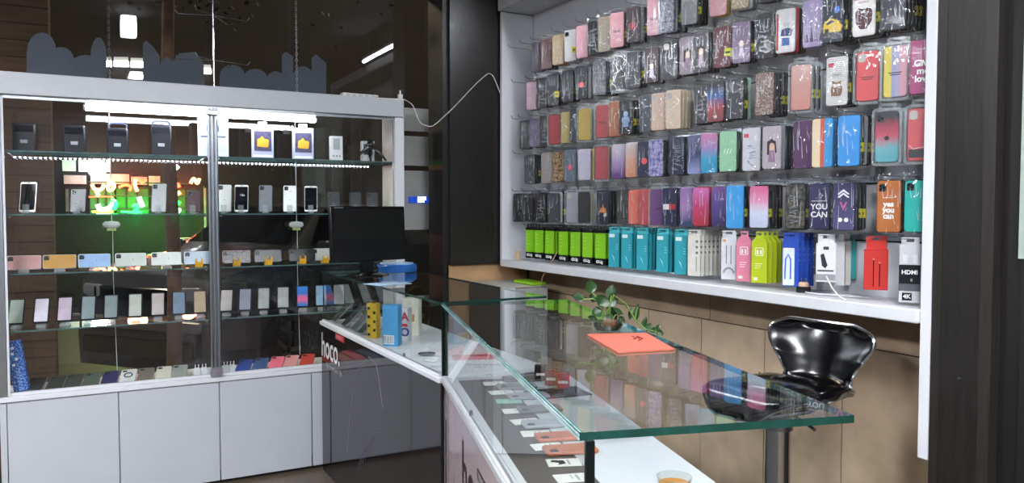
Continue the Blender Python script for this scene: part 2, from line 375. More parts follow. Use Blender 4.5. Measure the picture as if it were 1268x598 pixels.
for px, lab in ((138, 'white oval disc on a thin cord behind the left shelves'), (367, 'white oval disc on a thin cord behind the right shelves')):
    q = on_y(px, 278, 5.052); o = thing('oval_disc', lab, 'device', q, 0, 'oval discs on cords')
    m_ = MB(); m_.lathe([(0, -.016), (.03, -.016), (.045, -.008), (.046, .004), (.036, .014), (0, .018)], M('#dfe2e0', .35), 28, Matrix.Diagonal((1, .3, 1.15, 1))); m_.build('disc', o)
    m_ = MB(); m_.tube([(0, .002, 2.16 - q.z), (.002, .002, .016)], .0022, WHITE, 6); m_.tube([(.006, .002, -.02), (.004, .002, -.3), (.014, .002, .66 - q.z)], .0018, WHITE, 6); m_.build('cord', o)
    m_ = MB(); m_.box(-.024, .024, -.004, .004, -.036, -.02, M('#b9d08a', .4)); m_.build('sticker', o)

# ---- on top of the showcase
q = on_y(265, 100, 4.9); ra = thing('hook_stand', 'tall chrome wire stand with two tiers of hooks on the showcase top', 'display stand', (q.x, 4.9, 2.299))
MB().tube([(0, 0, 0), (0, 0, .8)], .006, CHROME, 10).build('pole', ra)
MB().lathe([(0, 0), (.05, 0), (.05, .006), (.01, .012), (0, .012)], CHROME, 24).build('base', ra)
for z in (.17, .43):
    for a in (0, 55, 180, 235):
        m_ = MB(); ca, sa = math.cos(math.radians(a)), math.sin(math.radians(a))
        m_.tube([(0, 0, z + .006), (ca * .1, sa * .1, z), (ca * .19, sa * .19, z - .006), (ca * .205, sa * .205, z + .014)], .0028, CHROME, 6); m_.build('hook_arm', ra)
for px, lab, z1 in ((135, 'thin chain hanging above the left half of the showcase', 2.33), (367, 'thin chain hanging above the right half of the showcase', 2.31)):
    q = on_y(px, 60, 5.02); m_ = MB(); z = 3.12; k = 0
    while z > z1:
        m_.tube([(q.x + .005 * math.cos(t) * (k % 2), q.y + .005 * math.cos(t) * (1 - k % 2), z + .013 * math.sin(t)) for t in [i * PI / 4 for i in range(8)]], .0016, STEEL, 4, closed=True); z -= .02; k += 1
    tag(m_.build('hanging_chain'), lab, 'chain', 'chains above the showcase')
q = on_y(445, 117, 4.86); ps = thing('power_strip', 'white power strip lying on top of the showcase', 'power strip', (q.x, 4.86, 2.2995), 3)
MB().rp(.24, .032, .05, .008, .004, 3, M('#cfcfca', .4), T(0, 0, .0165)).build('strip_body', ps)
for k in range(5): MB().rp(.022, .02, .002, .006, .0005, 3, M('#b5b5b0', .4), T(-.085 + .042 * k, -.0262, .0165)).build('socket', ps)
MB().rp(.014, .01, .004, .002, .001, 2, M('#c8361e', .3), T(.108, -.0265, .0165)).build('switch', ps)
q = on_y(497, 118, 4.86); o = thing('charger_plug', 'small white charger plug standing at the right end of the showcase top', 'plug', (q.x - .008, 4.86, 2.3))
MB().rp(.026, .05, .03, .005, .002, 3, WHITE, T(0, 0, .025)).build('plug_body', o); MB().tube([(0, 0, .05), (0, 0, .075)], .006, WHITE, 8).build('cable_collar', o)
m_ = MB(); P = [Vector((1.60, 4.84, 2.31)), Vector((1.74, 4.84, 2.313)), Vector((1.82, 4.82, 2.315)), Vector((1.85, 4.74, 2.27)), on_y(520, 153, 4.70), on_y(535, 158, 4.66), on_y(560, 135, 4.627), on_y(590, 103, 4.625), on_y(605, 90, 4.624), on_y(611, 94, 4.624), on_y(622, 122, 4.60)]
Q = []
for i in range(len(P) - 1):
    for t in (0, .25, .5, .75): Q.append(P[i].lerp(P[i + 1], t))
Q = [Q[0]] + [(Q[i - 1] + Q[i] * 2 + Q[i + 1]) / 4 for i in range(1, len(Q) - 1)] + [P[-1]]
m_.tube(Q, .0035, M('#b9b9b4', .5), 6); tag(m_.build('extension_cable'), 'pale cord looping from the showcase top over a nail on the dark column', 'cord')
# film strips and vinyl letters on the window
for (y0, y1, lab) in ((133, 164, 'topmost frosted white panel on the window beside the showcase'), (168, 206, 'middle frosted white panel on the window beside the showcase'), (211, 284, 'lowest and tallest frosted white panel on the window beside the showcase')):
    a, b_ = on_y(499, y0, 5.112), on_y(544, y1, 5.112)
    tag(MB().box(a.x, b_.x, 5.113, 5.118, b_.z, a.z, M('#c6c7c3', .6, 0, 0, .08, 8)).build('window_panel'), lab, 'panel', 'white panels on the window')
a, b_ = on_y(503, 243, 5.1), on_y(544, 252, 5.1); sg = thing('led_sign', 'small glowing blue LED sign with white letters on the lowest white panel', 'sign', ((a.x + b_.x) / 2, 5.1, (a.z + b_.z) / 2))  # self-lit board standing in for the reflection of a blue sign
MB().box(-.106, .106, 0, .01, -.022, .022, M('#1c3fa0', .4, 0, .6, .1)).build('sign_board', sg)
text(sg, 'lettering', 'E/F', .05, T(-.01, -.002, 0) @ RX(90), M('#cfe6ff', .4, 0, 5, 0), bold=.002)
VIN = M('#3f464f', .7, 0, 0, .06)
VK = [0]
def blob(pts, name='vinyl_letter'):
    VK[0] += 1; mb = MB(); mb.poly([on_y(x, y, 5.1185 - .0006 * (VK[0] % 4)) for x, y in pts], VIN); return mb
def arch(x0, x1, y0, y1):
    return [(x0, y1), (x0, y0 + (y1 - y0) * .45)] + [((x0 + x1) / 2 - (x1 - x0) / 2 * math.cos(t), y0 + (y1 - y0) * .45 * (1 - math.sin(t))) for t in [PI * k / 8 for k in range(1, 8)]] + [(x1, y0 + (y1 - y0) * .45), (x1, y1)]
v = thing('window_lettering', 'row of grey vinyl sign letters seen from behind on the window above the showcase', 'sign lettering', on_y(215, 100, 5.117))
for pts in (arch(33, 70, 40, 94), arch(58, 92, 58, 96), arch(86, 126, 68, 98), arch(112, 132, 46, 100), [(177, 103), (177, 54), (181, 50), (190, 58), (198, 70), (198, 104)], arch(197, 216, 71, 106),
            [(212, 106), (214, 76), (222, 66), (243, 64), (252, 78), (254, 108)], arch(272, 303, 80, 109), arch(301, 331, 85, 111), arch(330, 352, 88, 112), [(349, 113), (349, 68), (354, 64), (363, 70), (363, 114)], arch(362, 388, 82, 114), [(386, 115), (386, 72), (391, 67), (404, 78), (404, 116)]):
    o = blob(pts[::-1]).build('letter', v); o.matrix_parent_inverse = T(*[-x for x in v.location])

# ================================================================== COUNTERS
HX, HY0, HY1 = 1.24, 2.89, 4.725
hc = thing('display_counter', 'glass-topped counter with a dark glossy front panel lettered hoco', 'counter', (HX, HY0, 0))
def H(mb, name, par=hc): return B(mb, name, par, (HX, HY0, 0))
DARKP = M('#191517', .06, 0, 0, .04, 5)
m_ = MB(); m_.box(HX, HX + .014, HY0, HY1, .0, .895, DARKP, skip=''); fp = H(m_, 'front_panel')
text(fp, 'lettering', 'hoco.', .205, T(HX - .003, on_x(409.5, 432, HX).y, .772) @ RZ(-90) @ RX(90), M('#e6e6e8', .4), bold=.0025, squash=.86)
a = on_x(421, 418, HX); m_ = MB(); m_.box(HX - .004, HX - .002, a.y - .09, a.y + .08, a.z - .017, a.z + .017, M('#b52a35', .4)); m_.build('red_label', fp)
text(fp, 'red_label_lettering', 'PREMIUM', .026, T(HX - .0046, a.y, a.z) @ RZ(-90) @ RX(90), M('#e8c8c8', .5))
a = on_x(414, 457, HX); text(fp, 'slogan', 'the premium life', .05, T(HX - .003, a.y, a.z) @ RZ(-90) @ RX(90), M('#b8b4b8', .5))
# hand-drawn looking headphone line art printed on the panel
m_ = MB(); ARC = [(430, 560), (433, 520), (438, 480), (447, 452), (457, 442), (466, 450), (470, 475), (474, 505)]
m_.tube([on_x(x, y, HX - .0006) for x, y in ARC], .0016, M('#8d8798', .5), 4)
for k in range(7): m_.tube([on_x(446 + k * 3 + t, 568 - k * 5 - t * 4 + .5 * t * t, HX - .0006) for t in range(-3, 6)], .001, M('#77718a', .5), 4)
m_.build('line_drawing', fp)
m_ = MB(); m_.box(HX + .014, HX + .46, HY0 + .02, HY1, .06, .895, WHITE2); H(m_, 'carcass')
m_ = MB(); m_.bbox(HX - .012, HX + .5, HY0 - .005, HY1, .897, .92, WHITE, b=.003); H(m_, 'deck')
m_ = MB(); m_.box(HX + .004, HX + .024, HY0 + .02, HY1, .92, .928, WHITE); H(m_, 'glass_channel')
m_ = MB(); m_.pane(HX + .010, HX + .018, HY0 + .004, HY1 - .002, .928, 1.214, 'x'); H(m_, 'front_glass')
m_ = MB(); m_.box(HX + .006, HX + .022, HY0 - .004, HY0 + .004, .925, 1.214, M('#0d1514', .2)); H(m_, 'corner_seal')
m_ = MB(); m_.pane(HX + .002, HX + .5, HY0, HY1, 1.215, 1.225, 'z'); H(m_, 'top_glass')
m_ = MB(); m_.tube([(HX + .014, HY0 + .45, .93), (HX + .014, HY0 + .45, .945)], .006, STEEL, 8); H(m_, 'glass_lock')
# ---- the big counter, turned about 16 degrees
BCA = -16.29; BL = 1.868; BW = .522
bg = thing('glass_counter', 'large near counter with a thick clear glass top and white lettered front', 'counter', (HX + .002, HY0 - .012, 0), BCA)
def bw(x, y, z): return bg.matrix_basis @ Vector((x, y, z))
bg_mat = T(HX + .002, HY0 - .012, 0) @ RZ(BCA); bg_inv = bg_mat.inverted()
FP2 = M('#c6b4ba', .1, 0, 0, .03, 5, 0, .5)  # white panel, with the pink of a red reflection put into its colour
fp2 = MB().box(.012, .024, -BL, 0, 0, .892, FP2).build('front_panel', bg)
def onf(px, py):
    d = bg_inv.to_3x3() @ ray(px, py); e = bg_inv @ EYE; return e + d * ((.0105 - e.x) / d.x)
text(fp2, 'lettering', 'hoco.', .30, T(.0105, -.745, .69) @ RZ(-90) @ RX(90), M('#16080b', .4), bold=.003, squash=.86)
m_ = MB(); m_.box(.0095, .0115, -.95, -.785, .775, .808, M('#2a0d12', .4)); m_.build('lettering_label', fp2)
text(fp2, 'label_lettering', 'PREMIUM', .028, T(.009, -.8675, .7915) @ RZ(-90) @ RX(90), M('#cfc6c8', .5))
m_ = MB(); m_.tube([(.0115, -.03, .76), (.0115, -.03, .5), (.0115, -.06, .3)], .003, M('#1a1012', .5), 5); m_.build('printed_stroke', fp2)
MB().box(.024, BW - .03, -BL + .02, -.02, .06, .892, WHITE2).build('carcass', bg)
MB().bbox(0, BW, -BL, 0, .894, .918, M('#b4b9bb', .3, 0, 0, .02), b=.003).build('deck', bg)
m_ = MB(); m_.box(.006, .03, -BL, 0, .918, .926, WHITE); m_.box(.033, .054, -BL, 0, .918, .923, WHITE); m_.build('glass_channel', bg)
MB().pane(.014, .022, -BL + .004, -.002, .926, 1.210, 'x').build('front_glass', bg)
MB().box(.010, .026, -BL - .004, -BL + .004, .92, 1.210, M('#0b1211', .15)).build('edge_seal', bg)
MB().pane(0, BW, -BL, 0, 1.211, 1.225, 'z').build('top_glass', bg)
m_ = MB(); BEV = M('#9dbdbb', .1, 0, 0, .3, 25); m_.box(-.0015, .0, -BL, 0, 1.2125, 1.2165, BEV); m_.box(-.0015, 0, -BL, 0, 1.2195, 1.2215, BEV); m_.box(0, .004, -BL, 0, 1.2252, 1.2258, M('#5d8a88', .1, 0, 0, .3, 25)); m_.build('polished_edge', bg)
for y in (-.62, -1.32):
    MB().tube([(.018, y, .922), (.018, y, .945)], .006, STEEL, 8).build('glass_lock', bg)
# ================================================================== PHONES, STANDS AND CARTONS OF THE SHOWCASE
PB = {}
SCREEN = M('#0a0c10', .08, 0, 0, .1, 8, 0, .5)
def phone(label, group, X, back='#888a8c', face='back', rim='#777b80', mir=False, size=(.074, .152), frost=False):
    """X places the phone's centre; local XZ plane, -Y towards the viewer"""
    w_, h_ = size
    o = link('smartphone', MB().rp(w_, h_, .0085, .009, .0015, 4, M(rim, .3, .5)).mesh('phone_body')); o.matrix_world = X
    tag(o, label, 'phone', group)
    if face == 'back':
        MB().rp(w_ - .004, h_ - .004, .001, .008, .0003, 4, M(back, .25, 0, 0, .06, 20, 0, .4), T(0, -.0045, 0)).build('back_cover', o)
        m_ = MB(); cx, cz = (1 if mir else -1) * (w_ / 2 - .018), h_ / 2 - .018
        m_.rp(.024, .026, .002, .006, .0006, 3, M('#2a2b2e', .3), T(cx, -.0058, cz))
        for dx, dz in ((-.005, .006), (-.005, -.006), (.005, 0)): m_.lathe([(0, 0), (.0038, 0), (.0038, .001), (0, .001)], SCREEN, 12, T(cx + dx, -.0067, cz + dz) @ RX(90))
        m_.build('camera_island', o)
        MB().rp(.012, .003, .0006, .001, .0002, 2, M('#6d6f72', .4), T(0, -.0051, -.01)).build('logo_plate', o)
    else:
        MB().rp(w_ - (.006 if isinstance(face, str) else .012), h_ - (.022 if isinstance(face, str) else .014), .001, .004, .0003, 3, SCREEN if isinstance(face, str) else face, T(0, -.0045, 0)).build('screen', o)
        MB().rp(.016, .0025, .0006, .001, .0002, 2, M('#2a2b2d', .4), T(0, -.0045, h_ / 2 - .006)).build('earpiece', o)
    return o
def ord_(i): return words(i)
# ---- lowest glass shelf: sixteen phones leaning on clear stands
L4 = [(21, '#8f9a90', 'faded grey-green phone'), (52, '#c9c2cc', 'pale lilac phone'), (81, '#b3a3b0', 'mauve phone'), (110, '#7d8a8c', 'smoke grey phone'), (138, '#7c8788', 'cool grey phone'), (168, '#b0b4aa', 'light olive-grey phone'),
      (196, '#b3a8a4', 'warm grey phone'), (222, '#6f8092', 'slate blue phone'), (248, '#a8977c', 'dull gold phone'), (281, '#b5aea8', 'silver beige phone'), (304, '#9395a3', 'lavender grey phone'), (327, '#9aa09a', 'plain grey phone'),
      (351, '#9c9e9a', 'mottled grey phone'), (375, None, 'phone with a blue and pink screen'), (398, '#8fb0c4', 'pale blue phone'), (420, '#a9adad', 'light silver phone')]
stand4 = None
for i, (px, colr, nm) in enumerate(L4):
    q = on_y(px, 400, 4.9); z = SHZ[4]
    st = link('phone_stand', stand4) if stand4 else None
    if st is None:
        m_ = MB(); m_.box(-.022, .022, -.035, .035, 0, .004, ACRYL); m_.box(-.022, .022, -.038, -.034, 0, .02, ACRYL); m_.box(-.02, .02, .022, .026, .004, .075, ACRYL); m_.box(-.024, .024, -.034, .02, .004, .008, ACRYL)
        stand4 = m_.mesh('phone_stand'); st = link('phone_stand', stand4)
    st.location = (q.x, 4.9, z + .0006); st.rotation_euler.z = math.radians(-6 if px < 260 else -14)
    tag(st, f'clear acrylic stand under the {nm} on the lowest shelf', 'stand', 'acrylic phone stands')
    X = T(q.x, 4.9, z + .001) @ RZ(-6 if px < 260 else -14) @ T(0, -.004, .088) @ RX(-33)
    if colr: phone(f'{nm} leaning on a clear stand, {ord_(i)} from the left on the lowest shelf', 'phones on the lowest shelf', X, face=M(colr, .22, 0, 0, .12, 16, 0, .3), rim='#1c1d20', size=(.074, .15))
    else: phone(f'{nm}, {ord_(i)} from the left on the lowest shelf', 'phones on the lowest shelf', X, face=ramp_mat('g', ['#2f7fd0', '#3a6fc0', '#e05a7a', '#2f6fb0'], 8), rim='#1c1d20', size=(.074, .15))
# ---- third shelf: phones standing on their long edge
L3 = [(30, '#b98a86', 'pink phone'), (74, '#b08236', 'golden phone'), (117, '#8aa8cf', 'sky blue phone'), (162, '#b4bbb2', 'grey-white phone'), (206, '#bcc2ba', 'light green-grey phone'), (246, '#93a4b4', 'blue-grey phone'),
      (293, '#2a2226', 'black phone with a pink rim'), (332, '#1b1d1f', 'black phone with a grey camera'), (374, '#17191b', 'plain black phone'), (402, '#c9cac4', 'white phone')]
YEL = M('#d9a514', .4); yst = None; cst = None
for i, (px, colr, nm) in enumerate(L3):
    q = on_y(px, 325, 4.88); z = SHZ[3]; rz = -2 if px < 260 else -5
    X = T(q.x, 4.88, z + .001) @ RZ(rz) @ T(0, -.004, .05) @ RX(-14) @ RY(-90)
    phone(f'{nm} lying sideways, {ord_(i)} from the left on the third shelf', 'phones on the third shelf', X, colr, rim='#c58a96' if i == 6 else ('#c9cccb' if i < 6 or i == 9 else '#3c4044'), size=(.076, .158), mir=True)
    ye = i >= 5
    if ye and yst is None:
        m_ = MB(); m_.box(-.02, .02, -.04, .03, 0, .004, YEL); m_.prism([(-.02, 0), (.02, 0), (.02, .045), (.012, .05), (.012, .03), (-.012, .03), (-.012, .05), (-.02, .045)], -.003, .003, YEL, T(0, -.034, 0) @ RX(90)); m_.box(-.02, .02, .024, .03, .004, .05, YEL)
        yst = m_.mesh('phone_stand')
    if cst is None:
        m_ = MB(); m_.box(-.025, .025, -.04, .03, 0, .004, ACRYL); m_.box(-.025, .025, -.04, -.036, 0, .018, ACRYL); m_.box(-.02, .02, .024, .03, .004, .05, ACRYL); cst = m_.mesh('phone_stand')
    st = link('phone_stand', yst if ye else cst); st.location = (q.x, 4.88, z + .0005); st.rotation_euler.z = math.radians(rz)
    tag(st, f'{"yellow plastic" if ye else "clear"} stand holding the {nm} on the third shelf', 'stand', 'stands on the third shelf')
# ---- second shelf: phones standing upright
L2 = [(35, '#d8d8d4', 'f', 'black phone with a white top'), (97, '#26282c', 'b', 'dark red-lit phone'), (197, '#9b9f9f', 'b', 'bare silver phone'), (240, '#3a1f22', 'b', 'dark maroon phone'), (278, '#c9ccc8', 'b', 'white phone beside the post'),
      (299, '#e0e2e2', 'f', 'white-framed phone with a dark screen'), (329, '#6b7076', 'b', 'grey phone with a black camera'), (359, '#e2e4e2', 'b', 'plain white phone'), (385, '#dcdedd', 'f', 'smaller white-framed phone'),
      (413, '#1a1c1f', 'b', 'black phone behind the monitor'), (440, '#1c1f22', 'b', 'dark phone above the monitor middle'), (461, '#202326', 'b', 'dark phone by the end panel')]
tst = None
for i, (px, colr, k, nm) in enumerate(L2):
    q = on_y(px, 245, 4.9); z = SHZ[2]; hh = .165 if i not in (1, 3, 9, 10, 11) else .13
    X = T(q.x, 4.9, z + .001) @ RZ(-16) @ T(0, 0, hh / 2 + .006) @ RX(-13)
    ph = phone(f'{nm}, {ord_(i)} from the left on the second shelf', 'phones on the second shelf', X, colr, face='back' if k == 'b' else 'front', rim=colr, size=(.078, hh))
    if i == 5: text(ph, 'price_lettering', '16a', .022, T(.004, -.0056, .02) @ RX(90), M('#c9ccd0', .4))
    if i == 7: text(ph, 'maker_lettering', 'LG', .012, T(.004, -.0056, .045) @ RX(90), M('#55585c', .4))
    if tst is None:
        m_ = MB(); m_.box(-.018, .018, -.04, .04, 0, .004, ACRYL); m_.box(-.016, .016, -.04, -.037, 0, .05, ACRYL); m_.box(-.016, .016, .034, .038, .004, .07, ACRYL); tst = m_.mesh('phone_stand')
    st = link('phone_stand', tst); st.location = (q.x, 4.9, z + .0004); st.rotation_euler.z = math.radians(-16)
    tag(st, f'clear stand holding the {nm} on the second shelf', 'stand', 'stands on the second shelf')
# ---- top shelf: dark boxed speakers, cartons, tripod
for i, (px, hh) in enumerate(((31, .15), (93, .15), (146, .145), (200, .17))):
    q = on_y(px, 170, 4.9); o = thing('boxed_speaker', f'dark blue-grey boxed speaker, {ord_(i)} from the left on the top shelf', 'box', (q.x, 4.9, SHZ[1] + .001), -8, 'dark boxes on the top shelf')
    MB().rp(.105, hh, .06, .01, .005, 3, M('#14161e', .3, 0, 0, .1, 10, 0, .2), T(0, 0, hh / 2)).build('box_body', o)
    MB().rp(.09, .035, .003, .004, .001, 2, M('#12141c', .15), T(0, -.031, hh - .03)).build('box_window', o)
    MB().rp(.034, .018, .001, .001, .0003, 1, M('#a8adb6', .5), T(0, -.0307, hh * .35)).build('price_sticker', o)
    if i in (2, 3): MB().tube([(-.045, 0, hh), (-.045, 0, hh + .018), (-.03, 0, hh + .026), (.03, 0, hh + .026), (.045, 0, hh + .018), (.045, 0, hh)], .005, M('#3a4058', .3), 8).build('carry_handle', o)
def carton(name, label, px, py, Y, z, w_, h_, t_, col, rz=-8, group=None):
    q = on_y(px, py, Y); o = thing(name, label, 'box', (q.x, Y, z + .001), rz, group)
    MB().bbox(-w_ / 2, w_ / 2, -t_ / 2, t_ / 2, 0, h_, M(col, .4, 0, 0, .03), b=.002).build('carton_body', o); return o
o = carton('phone_carton', 'white carton with large grey letters behind the aluminium post', 264, 170, 4.92, SHZ[1], .17, .235, .05, '#c9d3e0')
text(o, 'lettering', 'A', .075, T(-.055, -.0256, .19) @ RX(90), M('#8a93a4', .5), bold=.001); text(o, 'lettering', 'S', .075, T(.06, -.0256, .19) @ RX(90), M('#8a93a4', .5), bold=.001)
m_ = MB(); m_.box(-.035, .035, -.0262, -.0252, .15, .2, M('#39404c', .5)); m_.box(-.07, .07, -.0262, -.0252, .115, .127, M('#4a505c', .5))
for k in range(6): m_.box(-.07, .07, -.0258, -.0252, .04 + k * .011, .043 + k * .011, M('#a7b0bd', .5))
m_.build('printed_lines', o)
for i, px in enumerate((325, 375)):
    o = carton('gadget_pack', ['clear-topped pack with a yellow picture, nearer the post', 'clear-topped pack with a yellow picture, farther from the post'][i], px, 175, 4.9, SHZ[1], .125, .195, .05, '#aeb4d0', -6, 'packs with yellow pictures')
    m_ = MB(); m_.box(-.05, .05, -.0262, -.0252, .045, .165, M('#3c3858', .3, 0, 0, .5, 50)); m_.build('dark_picture', o)
    m_ = MB(); m_.rp(.066, .048, .002, .008, .0006, 3, M('#e0a220', .4), T(0, -.0268, .093) @ RY(4)); m_.poly([(-.02, -.027, .117), (.01, -.027, .117), (-.004, -.027, .135)], M('#e0a220', .4)); m_.build('yellow_picture', o)
    MB().box(-.055, .055, -.0262, -.0252, .008, .022, M('#dfe4ee', .4)).build('barcode_strip', o)
    MB().bbox(-.025, .025, -.012, .012, .196, .222, M('#eef2ff', .4, 0, 1.2, 0), b=.003).build('glowing_top', o)  # brightness of the clear pack top is put in as emission
o = carton('small_carton', 'small white carton with a grey window and dots, right of the yellow packs', 416, 182, 4.9, SHZ[1], .078, .155, .045, '#d5d9dc', -6)
m_ = MB(); m_.rp(.042, .07, .001, .004, .0003, 2, M('#9aa6a4', .4), T(0, -.0232, .105)); m_.build('window', o)
m_ = MB(); [m_.lathe([(0, 0), (.005, 0), (.005, .001), (0, .001)], M('#5c6468', .4), 12, T(-.02 + .02 * k, -.023, .03) @ RX(90)) for k in range(3)]; m_.build('printed_dots', o)
o = carton('small_carton', 'white carton with a black picture standing behind the mini tripod', 455, 182, 4.98, SHZ[1], .085, .14, .04, '#ced2d6', -6)
MB().box(-.03, .03, -.0212, -.0202, .05, .12, M('#3a3e46', .4)).build('dark_picture', o)
q = on_y(463, 185, 4.86); o = thing('mini_tripod', 'black mini tripod with a ball head on the top shelf', 'tripod', (q.x - .02, 4.87, SHZ[1] + .001)); o.scale = (1.35, 1, 1.1)
m_ = MB(); m_.lathe([(0, .075), (.014, .078), (.02, .09), (.02, .104), (.013, .114), (.016, .12), (.016, .126), (0, .126)], BLACKP, 18); m_.build('ball_head', o)
for a in (200, 320, 80):
    ca, sa = math.cos(math.radians(a)), math.sin(math.radians(a)); m_ = MB(); m_.tube([(ca * .012, sa * .012, .085), (ca * .05, sa * .05, .052), (ca * .09, sa * .06, .006)], [.009, .008, .005], BLACKP, 8); m_.build('leg', o)
# ---- floor of the showcase: flat phone cases, adapters, bottle-shaped box
FC = [(70, '#2e332f', 'charcoal case'), (92, '#343a36', 'dark olive case'), (114, '#4a544c', 'moss green case'), (137, '#2c2a55', 'deep violet case'), (159, '#c8ccca', 'white case with a black ring'), (181, '#6c6660', 'taupe case'), (203, '#c9c6b6', 'cream case'), (223, '#8c928c', 'grey framed case'),
      (303, '#20408c', 'royal blue case'), (323, '#34507c', 'steel blue case'), (343, '#dd6a80', 'bright pink case'), (361, '#c98a88', 'pale rose case'), (381, '#b33a32', 'brick red case'), (45, '#23282a', 'black green case')]
for i, (px, col, nm) in enumerate(FC):
    q = on_y(px, 470, 4.865)
    o = link('phone_case', MB().rp(.082, .17, .011, .012, .003, 4, M(col, .4)).mesh('flat_case')); o.matrix_world = T(q.x, 4.868, .66 + .0) @ RZ(-20 if px > 260 else -8) @ RX(-78)
    tag(o, f'{nm} lying on the showcase floor {"right" if px > 260 else "left"} of the post', 'phone case', 'flat cases on the showcase floor')
    MB().rp(.024, .024, .002, .006, .0006, 3, M('#17191b', .3), T(-.022, -.006, .058)).build('camera_cutout', o)
    if i == 4: MB().tube([(.02 * math.cos(t), -.0062, .03 * math.sin(t)) for t in [k * PI / 8 for k in range(16)]], .003, BLACKP, 6, closed=True).build('black_ring', o)
for i, (px, py) in enumerate(((244, 463), (253, 466), (280, 462), (288, 460))):
    q = on_y(px, py, 4.83); o = thing('wall_adapter', f'white two-pin wall adapter at the foot of the post, {ord_(i)} from the left', 'adapter', (q.x, 4.83 if i < 2 else 4.84, .632), 5, 'white adapters by the post')
    MB().rp(.034, .045, .028, .006, .003, 3, WHITE, T(0, 0, .0225)).build('adapter_body', o)
    m_ = MB(); [m_.tube([(s * .009, 0, .045), (s * .009, 0, .066)], .0028, WHITE, 8) for s in (-1, 1)]; m_.build('pin', o)
q = on_y(23, 455, 4.82); o = thing('tall_pack', 'tall narrow blue printed pack leaning in the left corner of the showcase', 'box', (q.x - .004, 4.83, .633), -10)
m_ = MB(); m_.bbox(-.036, .036, -.018, .018, 0, .27, ramp_mat('n', ['#16306e', '#2c58a8', '#7fa4d8'], 14), RY(-8) @ T(.02, 0, .006), b=.003); m_.build('pack_body', o)
m_ = MB()
for k in range(4): m_.rp(.014, .014, .001, .002, .0003, 2, M('#dfe6f0', .5), RY(-8) @ T(.02 + random.uniform(-.015, .015), -.0188, .24 - .03 * k))
m_.build('icon_squares', o); m_ = MB(); [m_.tube([(.022 + .012 * math.cos(t * 2.1), -.0188, .02 + .017 * k + .008 * math.sin(t)) for t in [j * .9 for j in range(6)]], .0016, M('#8fb4dc', .5), 5, RY(-8)) for k in range(7)]; m_.build('curly_print', o)

# ================================================================== HOCO COUNTER CONTENTS
for i, (px, col) in enumerate(((424, '#3c4442'), (437, '#2c3032'), (449, '#565c5e'), (458, '#3a3e40'))):
    q = on_x(px, 410, HX + .092)
    X = T(HX + .092, min(q.y, 4.6), .921) @ RZ(-84) @ T(0, 0, .062) @ RX(-48)
    phone(f'dark phone propped up in the counter case, {ord_(i)} from the showcase', 'phones in the counter case', X, col, rim='#8a9092', size=(.074, .152))
    st = link('phone_stand', MB().prism([(-.05, 0), (.05, 0), (.05, .004), (.0, .07), (-.004, .07)], -.016, .016, ACRYL, RZ(90) @ RX(90)).mesh('prop')); st.matrix_world = T(HX + .092, min(q.y, 4.6), .921) @ RZ(-84) @ T(0, .105, 0)
    tag(st, f'clear prop behind the dark phone in the counter case, {ord_(i)} from the showcase', 'stand', 'props in the counter case')
def ccarton(name, label, px, w_, h_, t_, col, rz, dx=.06):
    q = on_x(px, 425, HX + dx); o = thing(name, label, 'box', (HX + dx, q.y, .921), rz)
    MB().bbox(-w_ / 2, w_ / 2, -t_ / 2, t_ / 2, 0, h_, M(col, .4, 0, 0, .04), b=.002).build('carton_body', o); return o
o = ccarton('earphone_box', 'narrow yellow box with black spots in the counter case', 463, .055, .185, .04, '#d0ac2c', -48, .076)
m_ = MB(); 
for k in range(7): m_.rp(.014, .014, .001, .003, .0003, 2, BLACKP, T(-.016 + .032 * (k % 2), -.0232, .02 + .023 * k)); m_.rp(.012, .014, .001, .003, .0003, 2, BLACKP, RZ(-90) @ T(0, -.0316, .02 + .023 * k))
m_.box(-.0316, -.0312, -.02, .02, 0.002, .183, M('#e4e2d2', .4))
m_.build('black_spots', o); MB().tube([(0, 0, .185), (0, 0, .2)], .012, M('#5a4a2a', .4), 10).build('cap', o)
o = ccarton('phone_box', 'blue box with a white barcode label in the counter case', 486, .08, .205, .06, '#3f8fc4', -40, .083)
m_ = MB(); m_.box(-.04, .04, -.0308, -.0304, .0, .2, M('#4a9ad0', .4)); m_.box(-.036, .02, -.0314, -.0306, .01, .055, M('#dfe4e8', .4))
for k in range(9): m_.box(-.036 + k * .006, -.034 + k * .006, -.0318, -.031, .015, .05, BLACKP)
m_.build('barcode_label', o); MB().box(-.0406, -.0402, -.024, .024, .02, .185, M('#1d3f78', .4)).build('dark_side', o)
o = ccarton('speaker_box', 'white box with red and blue lettering between the blue and cream boxes', 501, .06, .17, .06, '#c3c4cc', -42, .19)
text(o, 'lettering', 'SA', .06, T(0, -.0306, .125) @ RX(90), M('#b0303a', .5), bold=.002); text(o, 'lettering', 'SO', .06, T(0, -.0306, .045) @ RX(90), M('#2c3c86', .5), bold=.002)
m_ = MB(); m_.box(-.028, .028, -.0308, -.0302, .075, .09, M('#c8303c', .5)); m_.build('red_band', o)
o = ccarton('cream_box', 'cream white box with a gold label in the counter case', 511, .085, .2, .075, '#cfcdbf', -35, .296)
MB().box(-.008, .02, -.0384, -.0378, .075, .115, M('#b08a30', .35, .4)).build('gold_label', o)
